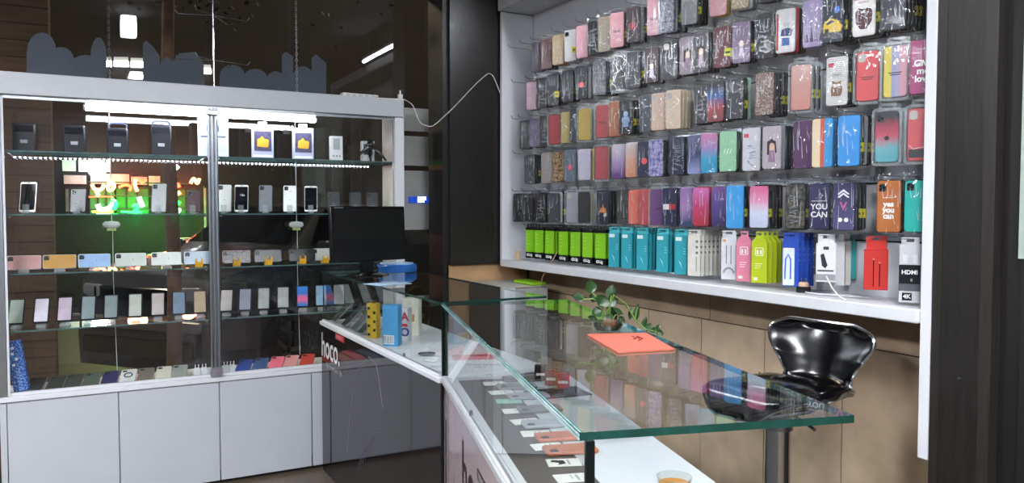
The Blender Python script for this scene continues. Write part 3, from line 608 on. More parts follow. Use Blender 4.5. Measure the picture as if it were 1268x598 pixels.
for i, (px, py, col, nm) in enumerate(((521, 447, '#d8dada', 'coiled white cable'), (530, 457, '#caccd0', 'grey-white cable'), (516, 440, '#26282a', 'short black cable'))):
    q = on_z(px, py, .926); m_ = MB(); pts = []
    for k in range(49):
        t = k / 48 * 2 * PI * 3; r_ = .034 + .004 * math.sin(t * 1.7) + .002 * k / 48; pts.append((q.x + .05 + r_ * math.cos(t), q.y + r_ * math.sin(t), .9245 + .008 * k / 48))
    m_.tube(pts, .0032, M(col, .4), 6); tag(m_.build('coiled_cable'), f'{nm} lying near the end of the counter case', 'cable', 'cables in the counter case')
m_ = MB(); m_.tube([on_x(x, y, 1.40) for x, y in ((440, 352), (443, 362), (447, 374), (443, 384), (434, 392), (430, 391))], .004, BLACKP, 6); m_.tube([on_x(x, y, 1.42) for x, y in ((453, 352), (458, 366), (463, 380), (464, 384))], .0035, BLACKP, 6); tag(m_.build('black_cable'), 'black cables hanging under the monitor inside the counter case', 'cable')
q = on_x(420, 398, HX + .1)
m_ = MB(); random.seed(3)
for k in range(14):
    a = random.uniform(0, 6.28); L_ = random.uniform(.03, .06)
    m_.add([(0, 0, 0), (math.cos(a) * L_ * .5 - .008 * math.sin(a), math.sin(a) * L_ * .5 + .008 * math.cos(a), L_ * .8), (math.cos(a) * L_, math.sin(a) * L_, L_), (math.cos(a) * L_ * .5 + .008 * math.sin(a), math.sin(a) * L_ * .5 - .008 * math.cos(a), L_ * .8)], [(0, 1, 2, 3)], M('#6f9440', .5))
m_.lathe([(0, 0), (.014, 0), (.018, .02), (0, .02)], M('#cfd2cc', .4), 12)
o = m_.build('green_ornament'); o.location = (HX + .26, HY1 - .07, .921); tag(o, 'small tuft of green plastic leaves at the showcase end of the counter case', 'ornament')
o = tag(MB().bbox(-.11, .11, -.035, .035, 0, .012, M('#b8465a', .3), b=.003).build('pink_pack'), 'flat pink-red pack lying at the back of the counter case', 'pack'); q = on_z(590, 441, .93); o.location = (q.x, q.y, .9205); o.rotation_euler.z = math.radians(-20)

# ---- monitor on the counter
q = on_z(452, 341, 1.226); mo = thing('computer_monitor', 'black widescreen monitor on a round stand on the counter', 'monitor', (q.x + .02, q.y, 1.2262), 12)
MW, MH = .475, .308
MB().rp(MW, MH, .03, .008, .004, 3, M('#0a0a0b', .25), T(0, 0, .082 + MH / 2) @ RX(-3)).build('housing', mo)
MB().box(-MW / 2 + .016, MW / 2 - .016, -.0165, -.0158, .082 + .034, .082 + MH - .016, M('#020303', .35)).build('screen', mo)
text(mo, 'maker_mark', 'LG', .014, T(.006, -.0172, .098) @ RX(90), M('#b9bcc0', .4)); text(mo, 'model_lettering', 'FLATRON', .012, T(-.19, -.0172, .082 + MH - .008) @ RX(90), M('#8a8d90', .4))
MB().lathe([(0, 0), (.006, 0), (.006, .001), (0, .001)], M('#c8ccd0', .3), 16, T(-.008, -.0165, .098) @ RX(90)).build('round_logo', mo)
MB().rp(.075, .12, .03, .006, .003, 2, M('#0a0a0b', .2), T(0, .02, .065)).build('neck', mo)
MB().lathe([(0, 0), (.125, 0), (.125, .005), (.1, .012), (.05, .018), (0, .018)], M('#0b0b0c', .15), 40, Matrix.Diagonal((1, .75, 1, 1))).build('stand_base', mo)
MB().tube([(.03, .04, .16), (.06, .06, .08), (.08, .03, .03), (.07, .02, .012)], .004, BLACKP, 8).build('video_cable', mo)
q = on_z(492, 338, 1.226); o = thing('tape_roll', 'wide blue roll with a clear cover on the counter behind the monitor', 'roll', (q.x + .03, q.y + .09, 1.2258))
MB().lathe([(.05, .002), (.115, .002), (.12, .01), (.12, .04), (.112, .048), (.05, .048)], M('#2460a8', .25, 0, 0, .1, 12), 40).build('roll_body', o)
MB().lathe([(.05, .0485), (.1, .0485), (.098, .055), (.05, .056)], M('#9cc4e6', .2), 40).build('clear_cover', o)
o = tag(MB().bbox(-.1, .1, -.07, .07, 0, .003, M('#9ab4c8', .4), b=.001).build('paper_sheet'), 'pale sheet of paper on the counter glass beside the blue roll', 'paper'); q = on_z(487, 349, 1.2262); o.location = (q.x - .06, q.y - .08, 1.2255); o.rotation_euler.z = .3

# ---- back cabinet at the end of the room
bk = thing('back_cabinet', 'waist-high cabinet with a grey-brown front and a white end at the end of the room', 'cabinet', (2.2, 4.15, 0))
def K(mb, n): return B(mb, n, bk, (2.2, 4.15, 0))
m_ = MB(); m_.box(2.2, 2.215, 4.152, 4.64, .0, 1.12, M('#514a42', .45, 0, 0, .1, 6)); K(m_, 'front_panel')
m_ = MB(); m_.bbox(2.2, 2.27, 4.136, 4.151, 0, 1.12, WHITE, b=.002); m_.box(2.27, 2.5, 4.142, 4.151, 0, 1.115, M('#9a9a98', .5)); K(m_, 'end_panel')
m_ = MB(); m_.box(2.2, 2.52, 4.152, 4.64, 1.121, 1.126, M('#a8a49c', .4)); K(m_, 'cabinet_top')
m_ = MB(); m_.box(2.215, 2.5, 4.152, 4.64, 0, 1.12, M('#6c665e', .5)); K(m_, 'carcass')
q = on_z(664, 366, 1.1275); o = tag(MB().bbox(-.05, .05, -.12, .12, 0, .02, M('#86c01c', .4), b=.003).build('green_pack'), 'bright lime green pack lying on the back cabinet', 'pack'); o.location = (2.455, 4.285, 1.127)
m_ = MB(); m_.tube([on_x(690, 312, 2.42), on_x(682, 326, 2.41), on_x(672, 342, 2.43), on_x(668, 360, 2.46)], .003, M('#c9a58c', .5), 6); tag(m_.build('pale_cable'), 'pale cable hanging from the display ledge to the back cabinet', 'cable')
# ================================================================== BIG COUNTER CONTENTS
def deck(px, py, z=.9185): return on_z(px, py, z)
CARDM = M('#d6d6d0', .5, 0, 0, .04)
CARDS = [(574, 447), (590, 455), (604, 465), (613, 475), (621, 486), (630, 497), (639, 509), (651, 522), (664, 537), (678, 553), (698, 573), (709, 592)]
names = ['flat price card deep in the counter', 'flat price card just before the counter middle']
for i, (px, py) in enumerate(CARDS):
    q = deck(px, py, .9195); g = i == 5
    o = link('price_card', MB().bbox(-.03, .03, -.045, .045, 0, .0016, M('#7fb89c', .5) if g else CARDM, b=.0005).mesh('card')); o.location = q; o.rotation_euler.z = math.radians(BCA - 90 + (i * 7 % 5 - 2) * 3)
    tag(o, 'pale green card in the row of white cards inside the glass counter' if g else f'white card inside the glass counter, {ord_(i)} in the row from the far end', 'card', 'cards along the counter glass')
    m_ = MB(); m_.box(-.02, .02, .01, .016, .0016, .002, M('#8c8f8a', .5)); m_.box(-.02, .008, -.004, .001, .0016, .002, M('#a2a5a0', .5))
    if i == 10: m_.prism([(-.02, -.03), (-.005, -.035), (.005, -.012), (.02, -.02), (.012, .004), (-.012, .002)], .0016, .0021, BLACKP)
    m_.build('printed_lines', o)
FL = [(628, 452, '#5d5650', 'taupe'), (640, 478, '#77736f', 'warm grey'), (654, 490, '#8d8a94', 'lilac grey'), (668, 506, '#6b6b6e', 'dark grey'), (676, 524, '#9b9fa6', 'silver'), (694, 540, '#b0654a', 'burnt orange'), (706, 556, '#a9603f', 'rust orange')]
for px, py, col, nm in FL:
    q = deck(px, py, .925); l = bg_inv @ q; l.x = max(l.x, .125); l.y = min(l.y, -.1)
    o = link('phone_case', MB().rp(.074, .15, .01, .011, .002, 4, M(col, .35)).mesh('flat_case')); o.matrix_world = bg_mat @ T(l.x, l.y, .9248) @ RZ(90) @ RX(-90)
    tag(o, f'{nm} phone case lying flat beside the cards in the glass counter', 'phone case', 'flat cases in the glass counter')
    MB().rp(.022, .024, .0012, .006, .0004, 3, M('#1c1d1f', .3), T(-.02, -.0055, .052)).build('camera_cutout', o)
def on_deck(o, x, y, z=.9196, rz=0): o.matrix_world = bg_mat @ T(x, y, z) @ RZ(rz); return o
l = bg_inv @ deck(690, 487); o = tag(MB().bbox(-.11, .11, -.07, .07, 0, .003, M('#141414', .35), b=.001).build('black_mat'), 'thin black mat on the white counter deck under the red phones', 'mat'); on_deck(o, l.x, l.y, .9196, 8)
for i, (px, py, col) in enumerate(((668, 468, '#20090c'), (681, 474, '#6e141c'), (696, 478, '#8a1822'))):
    l = bg_inv @ deck(px, py, .935); o = thing('earphone_pack', ['black', 'dark red', 'bright red'][i] + ' glossy pack standing on the black mat in the glass counter', 'pack', (0, 0, 0)); on_deck(o, l.x + .01, l.y + .02, .923, -16)
    MB().bbox(-.024, .024, -.016, .016, 0, .06, M(col, .15, 0, 0, .2, 20), b=.003).build('pack_body', o); MB().box(-.018, .018, -.0164, -.0158, .02, .03, M('#b8b4b0', .4)).build('label_strip', o)
q = bw(.13, -1.60, .9188)
o = thing('black_device', 'black box-shaped device standing near the front edge of the glass counter', 'device', (0, 0, 0)); on_deck(o, .085, -1.66, .9196, 4)
MB().rp(.04, .07, .1, .008, .004, 3, M('#1c1e21', .35), T(0, 0, .035)).build('device_body', o); MB().rp(.03, .05, .002, .004, .0005, 2, M('#2e3136', .2), T(0, -.0508, .036)).build('device_face', o)
l = bg_inv @ deck(746, 596); o = tag(MB().bbox(-.05, .05, -.12, .12, 0, .008, M('#23252a', .4), b=.002).build('dark_notebook'), 'dark notebook on the counter deck beside the black device', 'notebook'); on_deck(o, .19, -1.67, .9196, -14)
m_ = MB(); m_.box(.055, .235, -1.855, -.06, .9184, .9192, M('#4a4440', .5, 0, 0, .15, 20)); m_.build('display_mat', bg)
# tea glass
q = on_z(835, 590, 1.008); tg = thing('tea_glass', 'small clear glass of amber tea on the white deck of the glass counter', 'glass', (q.x, q.y, .919))
MB().lathe([(.0, .002), (.030, .002), (.033, .03), (.039, .09), (.0372, .09), (.0312, .03), (.029, .006), (0, .006)], glass_mat('tumbler_glass', (.94, .96, .95), .09), 36).build('tumbler', tg)
MB().lathe([(0, .0065), (.029, .0065), (.0308, .03), (.0355, .074), (0, .074)], M('#a8763a', .08, 0, 0, .06), 36).build('tea', tg)
l = bg_inv @ q; o = tag(MB().bbox(-.05, .05, -.035, .035, 0, .01, M('#1a1c22', .4), b=.002).build('small_notebook'), 'small black notebook beside the tea glass', 'notebook'); on_deck(o, l.x - .075, l.y - .012, .9196, 10)
# red folder on the glass
P = [on_z(x, y, 1.2275) for x, y in ((727, 415), (800, 413), (835, 433), (765, 437))]
m_ = MB(); n4 = [p + Vector((0, 0, .003)) for p in P]; REDF = M('#e0604c', .5, 0, 0, .03)
m_.add(P + n4, [(0, 1, 2, 3), (7, 6, 5, 4), (0, 4, 5, 1), (1, 5, 6, 2), (2, 6, 7, 3), (3, 7, 4, 0)], REDF); fo = m_.build('paper_folder', None, False); tag(fo, 'orange-red paper folder lying on the big glass counter top', 'folder')
cc = [on_z(x, y, 1.2312) for x, y in ((783, 416), (788, 419), (784, 420), (791, 417), (793, 421), (788, 416), (796, 419), (790, 422))]
MB().tube(cc, .0012, M('#4a1c1c', .5), 4).build('scribble', fo)
# plant in a low glass
q = on_z(752, 410, 1.226); pl = thing('pothos_plant', 'green trailing plant in a low glass bowl on the big glass counter', 'plant', (q.x, q.y, 1.2256))
MB().lathe([(0, .002), (.04, .002), (.048, .02), (.05, .045), (.0485, .045), (.046, .02), (.038, .006), (0, .006)], glass_mat('tumbler_glass', (.94, .96, .95), .09), 32).build('glass_bowl', pl)
MB().lathe([(0, .0065), (.037, .0065), (.045, .02), (.0455, .03), (0, .03)], M('#26301f', .15), 28).build('wet_roots', pl)
LEAF = M('#17380f', .42, 0, 0, .35, 40); STEM = M('#55752f', .5)
def pt(px, py, dd=0): d = ray(px, py); s = (q - EYE).dot(FW) + dd; return EYE + d * s - Vector((q.x, q.y, 1.2256))
def leaf(tip, base, wid, nrm=None):
    tip, base = Vector(tip), Vector(base); ax = tip - base; L_ = ax.length; ax.normalize()
    vw = -FW + Vector((random.uniform(-.7, .7), random.uniform(-.7, .7), random.uniform(-.1, 1.2))); sd = ax.cross(vw); sd.normalize(); nn = sd.cross(ax)
    prof = [(0, .02), (.12, .55), (.3, .95), (.5, 1), (.7, .78), (.88, .4), (1, .02)]; vs = []
    for t, k in prof:
        for s in (-1, -.5, 0, .5, 1): vs.append(base + ax * (t * L_) + sd * (s * k * wid / 2) - nn * (.12 * wid * (1 - abs(s)) + .1 * L_ * (t - .5) ** 2))
    fs = [(i * 5 + j, i * 5 + j + 1, i * 5 + 6 + j, i * 5 + 5 + j) for i in range(6) for j in range(4)]
    return MB().add(vs, fs, LEAF)
LV = [((729, 346), (734, 363), .045, .0), ((709, 366), (724, 370), .04, .0), ((759, 352), (754, 368), .035, .03), ((766, 372), (752, 372), .04, .0), ((742, 380), (750, 366), .05, -.02), ((733, 388), (746, 384), .035, -.02), ((764, 396), (752, 380), .035, .02),
      ((772, 388), (760, 382), .03, .0), ((786, 392), (775, 376), .03, .03), ((790, 376), (786, 398), .025, .0), ((783, 380), (780, 396), .02, .03), ((800, 392), (796, 406), .02, .02), ((806, 400), (800, 410), .022, .0), ((812, 405), (806, 413), .02, .0), ((822, 414), (812, 410), .022, .0), ((818, 402), (812, 408), .015, .02), ((740, 372), (730, 366), .03, .02), ((728, 392), (740, 396), .03, .0), ((757, 400), (750, 390), .035, -.03), ((774, 400), (766, 392), .02, -.01)]
for (tx, ty), (bx_, by_), w_, dd in LV:
    leaf(pt(tx, ty, dd), pt(bx_, by_, dd * .5), w_).build('leaf', pl)
for path in (((752, 406), (748, 385), (738, 368), (733, 362)), ((752, 405), (745, 378), (735, 370), (722, 371)), ((753, 405), (755, 385), (756, 370), (757, 366)), ((752, 404), (752, 385), (760, 366), (775, 376), (788, 398), (800, 408), (814, 411)), ((754, 405), (762, 390), (772, 388)), ((786, 398), (788, 386), (790, 380))):
    MB().tube([pt(x, y) for x, y in path], .0024, STEM, 6).build('stem', pl)

# ================================================================== BAR STOOL
sx = on_z(964, 500, .93); st_pos = EYE + ray(964, 500) * 2.72
so = thing('bar_stool', 'black leather swivel bar stool with chrome trim behind the glass counter', 'bar stool', (st_pos.x, st_pos.y, 0), -82)
PATH = [(-.225, -.05, .07, .9), (-.215, -.02, .13, 1), (-.17, .0, .18, 1), (-.08, .0, .205, 1), (.02, -.004, .2, 1), (.1, .0, .175, 1), (.175, -.004, .165, 1), (.23, -.02, .14, 1), (.268, .012, .13, .95), (.285, .06, .15, .9), (.296, .105, .182, .88), (.306, .15, .207, .85), (.315, .188, .195, .75), (.322, .214, .125, .6)]
def cat(v, t):
    n = len(v) - 1; f = t * n; i = min(int(f), n - 1); f -= i
    p = [v[max(i - 1, 0)], v[i], v[i + 1], v[min(i + 2, n)]]
    return tuple(.5 * (2 * p[1][k] + (p[2][k] - p[0][k]) * f + (2 * p[0][k] - 5 * p[1][k] + 4 * p[2][k] - p[3][k]) * f * f + (3 * p[1][k] - p[0][k] - 3 * p[2][k] + p[3][k]) * f ** 3) for k in range(len(v[0])))
SZ = .956; NV, NU = 64, 16
LEATHER = M('#050506', .17, 0, 0, .15, 60, .08)
def sect(t):
    y, z, w_, k = cat(PATH, t); a = cat(PATH, max(t - .01, 0)); b = cat(PATH, min(t + .01, 1))
    ty, tz = b[0] - a[0], b[1] - a[1]; l_ = math.hypot(ty, tz); return y, z, w_, k, -tz / l_, ty / l_
mb = MB(); rows = []; edgeL = []; edgeR = []
for i in range(NV + 1):
    t = i / NV; y, z, w_, k, ny, nz = sect(t); r_ = []
    bend = .05 * min(1, max(0, (t - .5) * 4)); lift = .02
    th = .03 * k * min(1, (1 - t) * 12 + .25) * min(1, t * 14 + .3)
    for j in range(2 * NU):
        a = 2 * PI * j / (2 * NU); u = math.cos(a); v_ = math.sin(a); vv = math.copysign(abs(v_) ** .7, v_)
        cu = bend * u * u + lift * u * u
        r_.append((w_ * u, y + ny * (vv * th + cu), SZ + z + nz * (vv * th + cu)))
    rows.append(r_)
    for s, e in ((1, edgeR), (-1, edgeL)): e.append((s * (w_ + .002), y + ny * (bend + lift), SZ + z + nz * (bend + lift)))
n = 2 * NU; vs = sum(rows, [])
mb.add(vs, [(i * n + j, i * n + (j + 1) % n, (i + 1) * n + (j + 1) % n, (i + 1) * n + j) for i in range(NV) for j in range(n)] + [tuple(range(n))[::-1], tuple(NV * n + j for j in range(n))], LEATHER)
mb.build('seat_shell', so)
MB().tube(edgeR + edgeL[::-1], .0065, CHROME, 8, closed=True).build('chrome_trim', so)
MB().lathe([(0, .052), (.06, .05), (.12, .04), (.155, .022), (.165, 0), (.155, -.008), (0, -.012)], LEATHER, 36, T(0, .01, SZ + .012) @ Matrix.Diagonal((1, .95, .9, 1))).build('seat_cushion', so)
MB().lathe([(0, -.006), (.09, -.006), (.085, -.02), (.05, -.05), (.05, -.09), (0, -.09)], STEEL, 28, T(0, 0, SZ - .03)).build('swivel_plate', so)
MB().tube([(.05, -.02, SZ - .05), (.13, -.05, SZ - .06), (.19, -.08, SZ - .068)], .006, CHROME, 8).build('lever', so)
m_ = MB(); m_.tube([(.05, -.12, SZ - .05), (.12, -.02, SZ - .035), (.16, .06, SZ - .004), (.172, .13, SZ + .012), (.16, .19, SZ + .0)], .0085, CHROME, 8); m_.build('side_rail', so)
MB().lathe([(.043, .03), (.043, SZ - .12), (.034, SZ - .115), (.034, SZ - .1)], CHROME, 32).build('pole', so)
MB().lathe([(0, 0), (.2, 0), (.205, .006), (.19, .016), (.08, .03), (.04, .05), (0, .05)], CHROME, 44).build('base', so)
m_ = MB(); m_.tube([(.0, -.033, .33), (0, -.1, .33)], .011, CHROME, 8); m_.tube([(.12 * math.sin(a), -.08 - .12 * math.cos(a) - .0, .33) for a in [(-110 + 220 * k / 20) * PI / 180 for k in range(21)]], .011, CHROME, 8); m_.build('footrest', so)

# ================================================================== THE WALL OF PHONE CASES
XF = 2.475; STEP = .0205; YAWP = 30
def yawp(y): return 19 + 12 * min(1, max(0, (y - 1.8) / 2.4))
GLINT = glass_mat('film_crease', (.95, .95, .95), .2, rough=.1, haze=.55)
def sheet(seed):
    R_ = random.Random(seed); m_ = MB(); nx, nz = 7, 10; vs = []
    for k in range(nz + 1):
        z = -.106 + .201 * k / nz
        for i in range(-1, nx + 2):
            if i in (-1, nx + 1): x = (-.0455 if i < 0 else .0455); y = .0045
            else: x = -.0435 + .087 * i / nx; y = -.0088 + R_.uniform(-.0026, .0022)
            if k == 0: y = max(y, -.002)
            if k == nz: y = -.001
            vs.append((x + R_.uniform(-.0015, .0015) * (abs(i - nx / 2) < nx / 2 - 1), y, z + R_.uniform(-.004, .004) * (0 < k < nz)))
    n_ = nx + 3
    m_.add(vs, [(k * n_ + i, k * n_ + i + 1, (k + 1) * n_ + i + 1, (k + 1) * n_ + i) for k in range(nz) for i in range(n_ - 1)], BAG)
    for k in range(18):                               # flat whitish strips along creases, painting the film's white highlights
        z = R_.uniform(-.095, .05); L_ = R_.uniform(.02, .09) if k % 3 else R_.uniform(.008, .02); x = R_.uniform(-.04, .04); w2 = R_.uniform(.0005, .0012); sl = R_.uniform(-.006, .006)
        if k < 11: m_.add([(x - w2, -.0112, z), (x + w2, -.0112, z), (x + sl + w2 * .3, -.0112, z + L_), (x + sl - w2 * .3, -.0112, z + L_)], [(0, 1, 2, 3)], GLINT)
        else: y = -.009 + .0018 * (k - 11); m_.add([(.0462, y, z), (.0462, y + 2 * w2, z), (.0462, y + 1.5 * w2, z + L_), (.0462, y + w2, z + L_)], [(0, 1, 2, 3)], GLINT)
    hdr(m_, BAG, R_=R_); return m_.mesh('clear_bag', True, 12)
def hdr(m_, mat, w_=.0445, z0=.0945, z1=.119, h0=.099, h1=.11, hw=.02, R_=None):
    if R_ is None:
        for a, b, c_, d_ in ((-w_, w_, z0, h0), (-w_, w_, h1, z1), (-w_, -hw, h0, h1), (hw, w_, h0, h1)): m_.add([(a, -.001, c_), (b, -.001, c_), (b, -.001, d_), (a, -.001, d_)], [(0, 1, 2, 3)], mat)
        return
    xs_ = [-w_, -w_ * .75, -hw - .006, -hw, -.007, .007, hw, hw + .006, w_ * .75, w_]; zs_ = [z0, h0 - .002, h0, h1, z1]
    vs = [(x + R_.uniform(-.002, .002) * (abs(x) > hw + .001), -.001 + (R_.uniform(-.005, .004) if abs(x) > hw + .001 else (R_.uniform(-.003, .002) if k == 1 else 0)), z + (R_.uniform(-.004, .006) if k == 4 and abs(x) > hw else 0)) for k, z in enumerate(zs_) for x in xs_]
    m_.add(vs, [(k * 10 + i, k * 10 + i + 1, k * 10 + 11 + i, k * 10 + 10 + i) for k in range(4) for i in range(9) if not (k == 2 and 3 <= i <= 5)], mat)
BAGS = [sheet(k) for k in range(7)]
PLACE = M('#777777')
def objmat(o, m): o.material_slots[0].link = 'OBJECT'; o.material_slots[0].material = m
CASEME = [MB().rp(.079, h, .0095, .011, .002, 4, PLACE).mesh('case_body') for h in (.175, .181, .186)]
BIGME = MB().rp(.078, .176, .011, .012, .002, 4, PLACE).mesh('case_body')
m_ = MB(); m_.rp(.024, .027, .0016, .006, .0005, 3, M('#1b1c1f', .3))
for dx, dz in ((-.005, .006), (-.005, -.006), (.005, .0)): m_.lathe([(0, 0), (.0042, 0), (.0042, .001), (0, .001)], SCREEN, 10, T(dx, -.0008, dz) @ RX(90))
CAMME = m_.mesh('camera_cutout')
CAMLT = MB().rp(.026, .03, .0016, .008, .0005, 4, M('#b9b4ae', .4)).mesh('camera_cutout')
YST = MB().box(.01, .0396, -.0056, -.005, -.042, -.008, M('#c9c21e', .5)).box(.014, .036, -.006, -.0055, -.03, -.022, M('#2c2c18', .5)).box(.0396, .0402, -.0046, .0046, -.042, -.008, M('#c9c21e', .5)).mesh('yellow_sticker')
m_ = MB(); RIM = glass_mat('blister_rim', (.9, .92, .92), .035, rough=.2, haze=.14)
def ring(m_, w_, h_, r_, wi, hi, y0, y1, mat):
    def lp(w2, h2, r2, y):
        o = []
        for cx, cz, a0 in ((w2 / 2 - r2, h2 / 2 - r2, 0), (-w2 / 2 + r2, h2 / 2 - r2, 90), (-w2 / 2 + r2, -h2 / 2 + r2, 180), (w2 / 2 - r2, -h2 / 2 + r2, 270)):
            for k in range(6): a = math.radians(a0 + 18 * k); o.append((cx + r2 * math.cos(a), y, cz + r2 * math.sin(a)))
        return o
    L_ = [lp(w_, h_, r_, y1), lp(w_, h_, r_, y0), lp(wi, hi, r_ * .7, y0), lp(wi, hi, r_ * .7, y1)]; n_ = len(L_[0])
    m_.add(sum(L_, []), [(i * n_ + j, i * n_ + (j + 1) % n_, (i + 1) * n_ + (j + 1) % n_, (i + 1) * n_ + j) for i in range(3) for j in range(n_)], mat)
ring(m_, .099, .202, .016, .084, .184, -.009, .006, RIM)
m_.rp(.088, .188, .0006, .012, .0002, 4, glass_mat('blister_face', (.95, .96, .96), .025, rough=.05, bump=.3, haze=.008), T(0, -.0086, 0)); hdr(m_, RIM, .03, .1, .119, .101, .1105, .017)
BLME = m_.mesh('blister_pack')
LINE1 = MB()
for k in range(2): LINE1.box(-.022 + .004 * k, .022 - .004 * k, -.0064, -.006, -.006 - .007 * k, -.003 - .007 * k, M('#2a2420', .5))
LINE1 = LINE1.mesh('printed_lines')

def print_on(o, kind, t=.0095):
    y = -t / 2 - .0008; X = T(0, y, 0) @ RX(90); m_ = MB(); V = lambda pts, col, dy=0: m_.poly([(x, y - dy, z) for x, z in pts], M(col, .4))
    Wt = M('#e6e4e0', .4)
    if kind == 'beard':
        V([(-.036, .03), (.036, .03), (.036, .074), (-.036, .074)], '#a02a32'); V([(-.034, .022), (.034, .022), (.034, .04), (-.034, .04)], '#dcdad6', .0002)
        V([(-.03, -.005), (-.018, .012), (-.006, .006), (0, .012), (.006, .006), (.018, .012), (.03, -.005), (.028, -.04), (.012, -.066), (-.012, -.066), (-.028, -.04)], '#4a1c26', .0002)
        V([(-.006, -.008), (.006, -.008), (0, .002)], '#dcdad6', .0004); text(o, 'lettering', 'BEARD', .012, T(0, y - .0004, .03) @ RX(90), M('#7a2028', .4))
    elif kind == 'car':
        V([(-.034, -.05), (.03, -.05), (.034, -.03), (.02, -.01), (-.01, .004), (-.034, -.016)], '#c9a918'); V([(-.026, -.016), (-.006, -.004), (.008, -.012), (-.02, -.022)], '#26303c', .0002)
        V([(-.03, -.05), (-.014, -.05), (-.014, -.036), (-.03, -.036)], '#1a1a14', .0002); V([(.006, .02), (.026, .026), (.022, .045), (.004, .04)], '#3c6ec8')
    elif kind == 'owl':
        V([(-.018, -.056), (.018, -.056), (.022, -.03), (.014, -.008), (.02, .002), (.004, -.004), (-.006, -.004), (-.018, .006), (-.014, -.012), (-.022, -.03)], '#7c5a44'); V([(-.012, -.02), (-.002, -.02), (-.002, -.01), (-.012, -.01)], '#e4ddd0', .0002); V([(.002, -.02), (.012, -.02), (.012, -.01), (.002, -.01)], '#e4ddd0', .0002)
        V([(-.03, .054), (-.01, .054), (-.01, .068), (-.03, .068)], '#c23a48'); text(o, 'lettering', 'OWL', .017, T(0, y - .0002, .022) @ RX(90), M('#3a302c', .4))
    elif kind == 'flame':
        V([(-.022, -.028), (-.012, .0), (-.006, -.01), (0, .02), (.008, -.008), (.014, .002), (.024, -.028)], '#c9742c'); V([(.004, -.05), (.02, -.05), (.024, -.03), (.008, -.03)], '#c9bcae')
    elif kind == 'youcan':
        text(o, 'lettering', 'YOU', .03, X @ T(0, -.002, 0), Wt, bold=.0006); text(o, 'lettering', 'CAN', .03, X @ T(0, -.032, 0), Wt, bold=.0006); m_.box(-.03, .03, y, y + .0003, .02, .0215, Wt)
    elif kind == 'yes':
        for k, s in enumerate(('yes', 'you', 'can')): text(o, 'lettering', s, .026, X @ T(0, .008 - .021 * k, 0), Wt, bold=.0012)
        m_.box(-.02, .02, y, y + .0003, .03, .0312, Wt)
    elif kind == 'chev':
        for k, z in enumerate((.052, .04)): V([(-.022, z - .006), (0, z + .012), (.022, z - .006), (.016, z - .008), (0, z + .004), (-.016, z - .008)], '#dcdce2')
        V([(-.014, .016), (.0, -.016), (.014, .016), (.008, .018), (0, .0), (-.008, .018)], '#b05a80'); 
        for s in (-1, 1): m_.lathe([(0, 0), (.008, 0), (.008, .0004), (0, .0004)], Wt, 14, T(.011 * s, y, -.05) @ RX(90))
    elif kind == 'flag': V([(-.036, -.012), (-.004, -.012), (-.004, .014), (-.036, .014)], '#d8d8da'); V([(-.004, -.012), (.03, -.012), (.03, .014), (-.004, .014)], '#b02a34')
    elif kind == 'apple':
        m_.lathe([(0, 0), (.008, 0), (.008, .0004), (0, .0004)], M('#16161a', .3), 18, X @ T(0, -.004, 0)); m_.add([(0, y - .0002, .006), (.006, y - .0002, .012), (.004, y - .0002, .006)], [(0, 1, 2)], M('#16161a', .3))
    elif kind == 'love':
        for k, s in enumerate(('Give', 'me', 'love')): text(o, 'lettering', s, .03, X @ T(.002, .012 - .026 * k, 0), Wt, bold=.001)
    elif kind == 'girl':
        V([(-.014, -.06), (.016, -.06), (.012, -.012), (-.01, -.012)], '#8a6a86'); V([(-.01, -.01), (.012, -.01), (.014, .016), (0, .026), (-.013, .014)], '#c9a592', .0002); V([(-.018, -.03), (-.01, -.03), (-.008, .012), (.0, .02), (.012, .014), (.016, -.026), (.022, -.02), (.018, .024), (0, .036), (-.018, .024)], '#2c1c20', .0004)
    elif kind == 'doll':
        V([(-.012, -.06), (.014, -.06), (.008, -.02), (-.006, -.02)], '#b8a4c4'); V([(-.008, -.018), (.01, -.018), (.01, .002), (.001, .008), (-.008, .002)], '#d8c8b8', .0002)
    elif kind == 'astro':
        V([(-.016, -.05), (.016, -.05), (.014, .005), (-.014, .005)], '#7f96b8'); m_.lathe([(0, 0), (.014, 0), (.014, .0004), (0, .0004)], M('#9db0cc', .4), 16, X @ T(0, .018, 0)); V([(-.024, -.02), (-.016, -.03), (-.014, 0), (-.02, 0)], '#7f96b8'); V([(.024, -.02), (.016, -.03), (.014, 0), (.02, 0)], '#7f96b8')
    elif kind == 'comic':
        V([(-.036, -.076), (-.028, -.076), (-.028, .07), (-.036, .07)], '#b0303c'); V([(-.02, -.02), (.024, -.024), (.03, .0), (.01, .012), (-.014, .006)], '#2c3a70'); V([(-.016, -.06), (.018, -.06), (.016, -.028), (-.014, -.028)], '#2f5a9c'); V([(-.01, .014), (.014, .014), (.02, .03), (.002, .036), (-.012, .028)], '#b8bcc4')
    elif kind == 'scrib':
        for k in range(6): m_.tube([(random.uniform(-.025, .025), y, -.06 + .02 * k + random.uniform(-.008, .008)) for _ in range(6)], .0008, M('#a9aeb8', .5), 4)
    elif kind == 'sketch':
        for k in range(7): m_.tube([(random.uniform(-.025, .025), y, -.066 + .014 * k + random.uniform(-.008, .008)) for _ in range(5)], .0009, M('#6470a8', .5), 4)
        V([(-.032, .05), (-.012, .05), (-.012, .066), (-.032, .066)], '#c23848')
    elif kind == 'vert':
        for k in range(3): V([(-.02 + .014 * k, -.01), (-.012 + .014 * k, .012), (-.009 + .014 * k, .012), (-.017 + .014 * k, -.01)], '#e8f2ea')
        for k in range(6): V([(-.034, -.07 + .014 * k), (.03 - .008 * k, -.03 + .008 * k), (.03 - .008 * k, -.028 + .008 * k), (-.034, -.068 + .014 * k)], '#a8d8b8')
    elif kind == 'trees':
